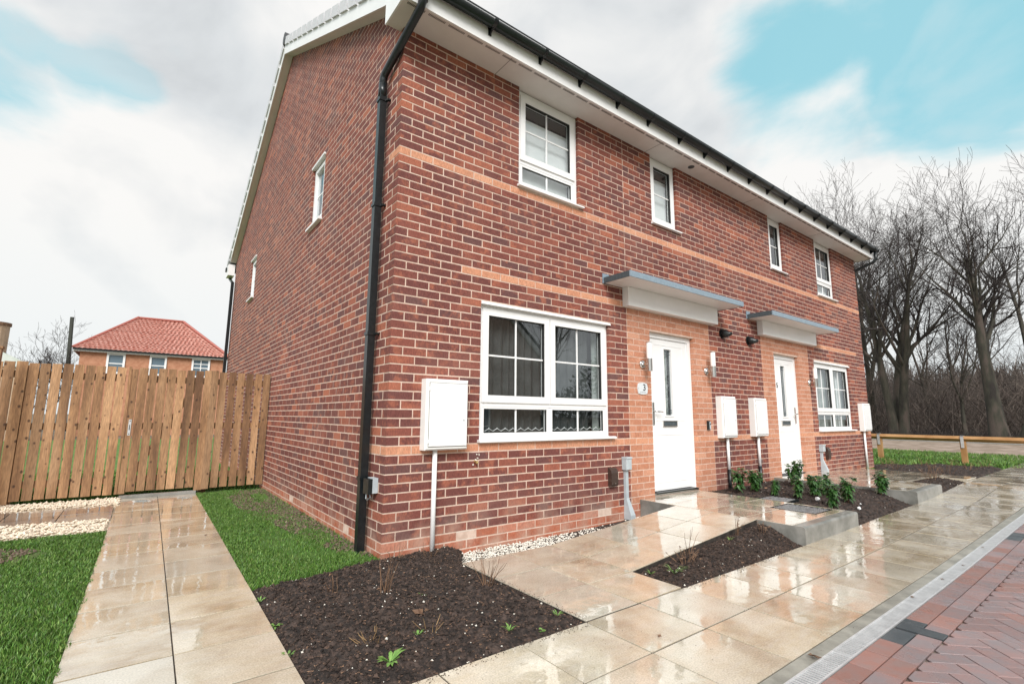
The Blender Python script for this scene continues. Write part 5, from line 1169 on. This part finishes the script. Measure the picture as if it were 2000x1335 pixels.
# ================================================================== RED-ROOFED HOUSE AT THE BACK LEFT
h = thing('red_roof_house', 'orange brick house with a hipped red pantile roof behind the fence', 'house', (-1.0,37.2,0))
X0, X1, Y0, Y1, ZE, ZR, RX0, RX1 = -4.05, 4.05, -2.8, 2.8, 4.86, 7.39, -1.20, 1.32
m = MB(); m.box(X0+.32, Y0+.32, -.3, X1-.32, Y1-.32, ZE); m.build('wall', FBR, h)
def hipslope(m, e0, e1, r0, r1, rows=17, cols=34):
    e0, e1, r0, r1 = map(Vector, (e0, e1, r0, r1)); nrm = (e1-e0).cross(r0-e0).normalized()
    if nrm.z < 0: nrm = -nrm
    for i in range(rows):
        t0, t1 = i/rows, (i+1)/rows; a0, b0 = e0.lerp(r0,t0), e1.lerp(r1,t0); a1, b1 = e0.lerp(r0,t1), e1.lerp(r1,t1); nc = max(2, int(cols*(b0-a0).length/(e1-e0).length))
        vs = []; K = nc*4
        for j in range(K+1):
            s = j/K; w = .028*math.sin(j*PI/2)
            vs.append(tuple(a0.lerp(b0,s)+nrm*(.05+w))); vs.append(tuple(a1.lerp(b1,s)+nrm*(.0+w)))
        m.add(vs, [(2*j, 2*j+2, 2*j+3, 2*j+1) for j in range(K)])
        vs2 = []
        for j in range(K+1): s = j/K; w = .028*math.sin(j*PI/2); vs2.append(tuple(a0.lerp(b0,s)+nrm*(.05+w))); vs2.append(tuple(a0.lerp(b0,s)-nrm*.01))
        m.add(vs2, [(2*j+1, 2*j+3, 2*j+2, 2*j) for j in range(K)])
m = MB(); c_ = [(X0,Y0,ZE),(X1,Y0,ZE),(X1,Y1,ZE),(X0,Y1,ZE)]; ra, rb = (RX0,0,ZR), (RX1,0,ZR)
hipslope(m, c_[0], c_[1], ra, rb); hipslope(m, c_[2], c_[3], rb, ra); hipslope(m, c_[3], c_[0], ra, ra, 17, 22); hipslope(m, c_[1], c_[2], rb, rb, 17, 22)
rr = m.build('roof', PANT, h)
m = MB()
for a, b_ in ((c_[0],ra),(c_[1],rb),(c_[2],rb),(c_[3],ra),(ra,rb)): m.tube([Vector(a)+Vector((0,0,.05)),Vector(b_)+Vector((0,0,.08))], .085, 6)
m.build('hip_tiles', mat('hip_tile', (.36,.10,.075), None, rough=.5), rr)
m = MB(); m.box(X0+.02, Y0+.06, ZE-.17, X1-.02, Y0+.09, ZE-.03); m.box(X0+.02, Y0+.0905, ZE-.165, X1-.02, Y0+.33, ZE-.15); m.box(X0+.02,Y0+.09,ZE-.17,X0+.05,Y1,ZE-.03); m.build('fascia', WHITE, h)
m = MB(); m.box(X0, Y0-.05, ZE-.09, X1, Y0+.055, ZE-.0); m.build('gutter', BLACKP, h)
for wx in (-2.03,.08,2.41):
    w_ = .45 if wx < 2 else .52
    z0, z1 = 3.45, 4.70; f_ = MB(); ring(f_, wx-w_, wx+w_, z0, z1, .11, Y0+.25, Y0+.36); wo = f_.build('window', WHITE, h)
    g = MB(); g.add([(wx-w_+.08,Y0+.31,z0+.08),(wx+w_-.08,Y0+.31,z0+.08),(wx+w_-.08,Y0+.31,z1-.08),(wx-w_+.08,Y0+.31,z1-.08)], [(0,1,2,3)]); g.build('pane', mat('far_pane', (.12,.17,.21), None, rough=.08) if 'far_pane' not in D.materials else D.materials['far_pane'], wo)
    g = MB(); g.box(wx-w_+.1, Y0+.285, (z0+z1)/2-.03, wx+w_-.1, Y0+.308, (z0+z1)/2+.03)
    if wx > 2: g.box(wx-.025, Y0+.284, z0+.1, wx+.025, Y0+.307, z1-.1); g.box(wx-w_+.1, Y0+.283, 4.31, wx+w_-.1, Y0+.306, 4.36)
    g.build('glazing_bar', WHITE, wo)
# pale sheet roof and tan tower at the far left edge
x, y = at(8, 34); t = thing('greenhouse', 'pale shed roof just above the fence at the far left', 'shed', (x,y,0)); m = MB(); m.box(-1.2,-1.0,-.3,.7,1.0,3.2); m.build('wall', TAN, t)
m = MB(); m.prism([(-1.4,3.2),(1.0,3.2),(-.9,4.2)], -1.1, 1.1, 'y'); m.build('roof', PALE, t)
x, y = at(-42, 48); t = thing('round_tower', 'tan round tower cut by the left edge of the view', 'tower', (x,y,0)); m = MB(); m.tube([(0,0,-.3),(0,0,6.9)], .75, 20); m.build('drum', TAN, t); m = MB(); m.tube([(0,0,6.9),(0,0,7.1)], .82, 20); m.build('rim', DEAD, t)

# ================================================================== ACROSS THE ROAD (seen only in the window glass)
h = thing('facing_house', 'brick house across the road mirrored in the large window', 'house', (9.3,-14.2,-.65))
m = MB(); m.box(-4.6,-9,-.3,4.6,0,4.6); m.prism([(-4.6,4.6),(4.6,4.6),(0,8.5)], -9, 0, 'y'); m.build('wall', mat('facing_brick', (.42,.28,.22), (.52,.37,.30), 9, .85), h)
m = MB()
for s_ in (-1, 1):
    P_ = [(s_*5.0,4.20),(s_*5.0,4.46),(0,8.74),(0,8.48)]
    m.prism(P_ if s_ < 0 else P_[::-1], .02, .14, 'y')
m.build('bargeboard', WHITE, h)
m = MB(); m.prism([(-5.1,4.42),(0,8.76),(0,8.86),(-5.1,4.52)], -9.2, .2, 'y'); m.prism([(5.1,4.42),(5.1,4.52),(0,8.86),(0,8.76)], -9.2, .2, 'y'); m.build('roof', TILEG, h)
for (a, b_, c, d) in ((.2,1.3,3.2,4.4),(.0,1.6,.9,2.1),(-3,-1.6,.9,2.1)):
    f_ = MB(); ring(f_, a, b_, c, d, .08, .003, .06); w_ = f_.build('window', WHITE, h); g = MB(); g.box(a+.08,.004,c+.08,b_-.08,.02,d-.08); g.build('pane', D.materials['far_pane'], w_)
    g = MB(); g.box((a+b_)/2-.015,.0205,c+.08,(a+b_)/2+.015,.04,d-.08); g.box(a+.08,.0207,c+.35,b_-.08,.045,c+.40); g.build('glazing_bar', WHITE, w_)
sheet('opposite_verge', [(-20,-40),(40,-40),(40,-9.0),(-20,-9.0)], -.02, FARGR, 'grass across the road', 'lawn')
for (x, y, sd_, H, lb) in ((17,-17,401,12,'bare tree across the road right of the facing house'),(21,-14,402,13,'bare tree farther right across the road'),(26,-19,403,14,'bare tree at the back across the road'),(30,-12,404,14,'bare tree far right across the road')):
    tree(x, y, sd_, H, .22, lb, lv=(9,6,5,3))
b = MB()
for i in range(9000):
    a = rn.uniform(0,2*PI); r = rn.uniform(0,1)**.5; hx = rn.uniform(14.8,34); hh = 3.6+1.3*math.sin(hx*.9); z = rn.uniform(0,hh); x, y = hx, -20+rn.uniform(-.9,.9)+.25*(hx-15); s = rn.uniform(.12,.3)
    b.add([(x,y,z),(x+rn.uniform(-s,s),y+rn.uniform(-s,s),z+rn.uniform(0,s)),(x+rn.uniform(-s,s),y+rn.uniform(-s,s),z+rn.uniform(-s,s))], [(0,1,2)])
tag(b.build('evergreen_hedge', EVER), 'tall dark evergreen hedge across the road', 'hedge', kind='stuff')
print('scene built', len(D.objects))
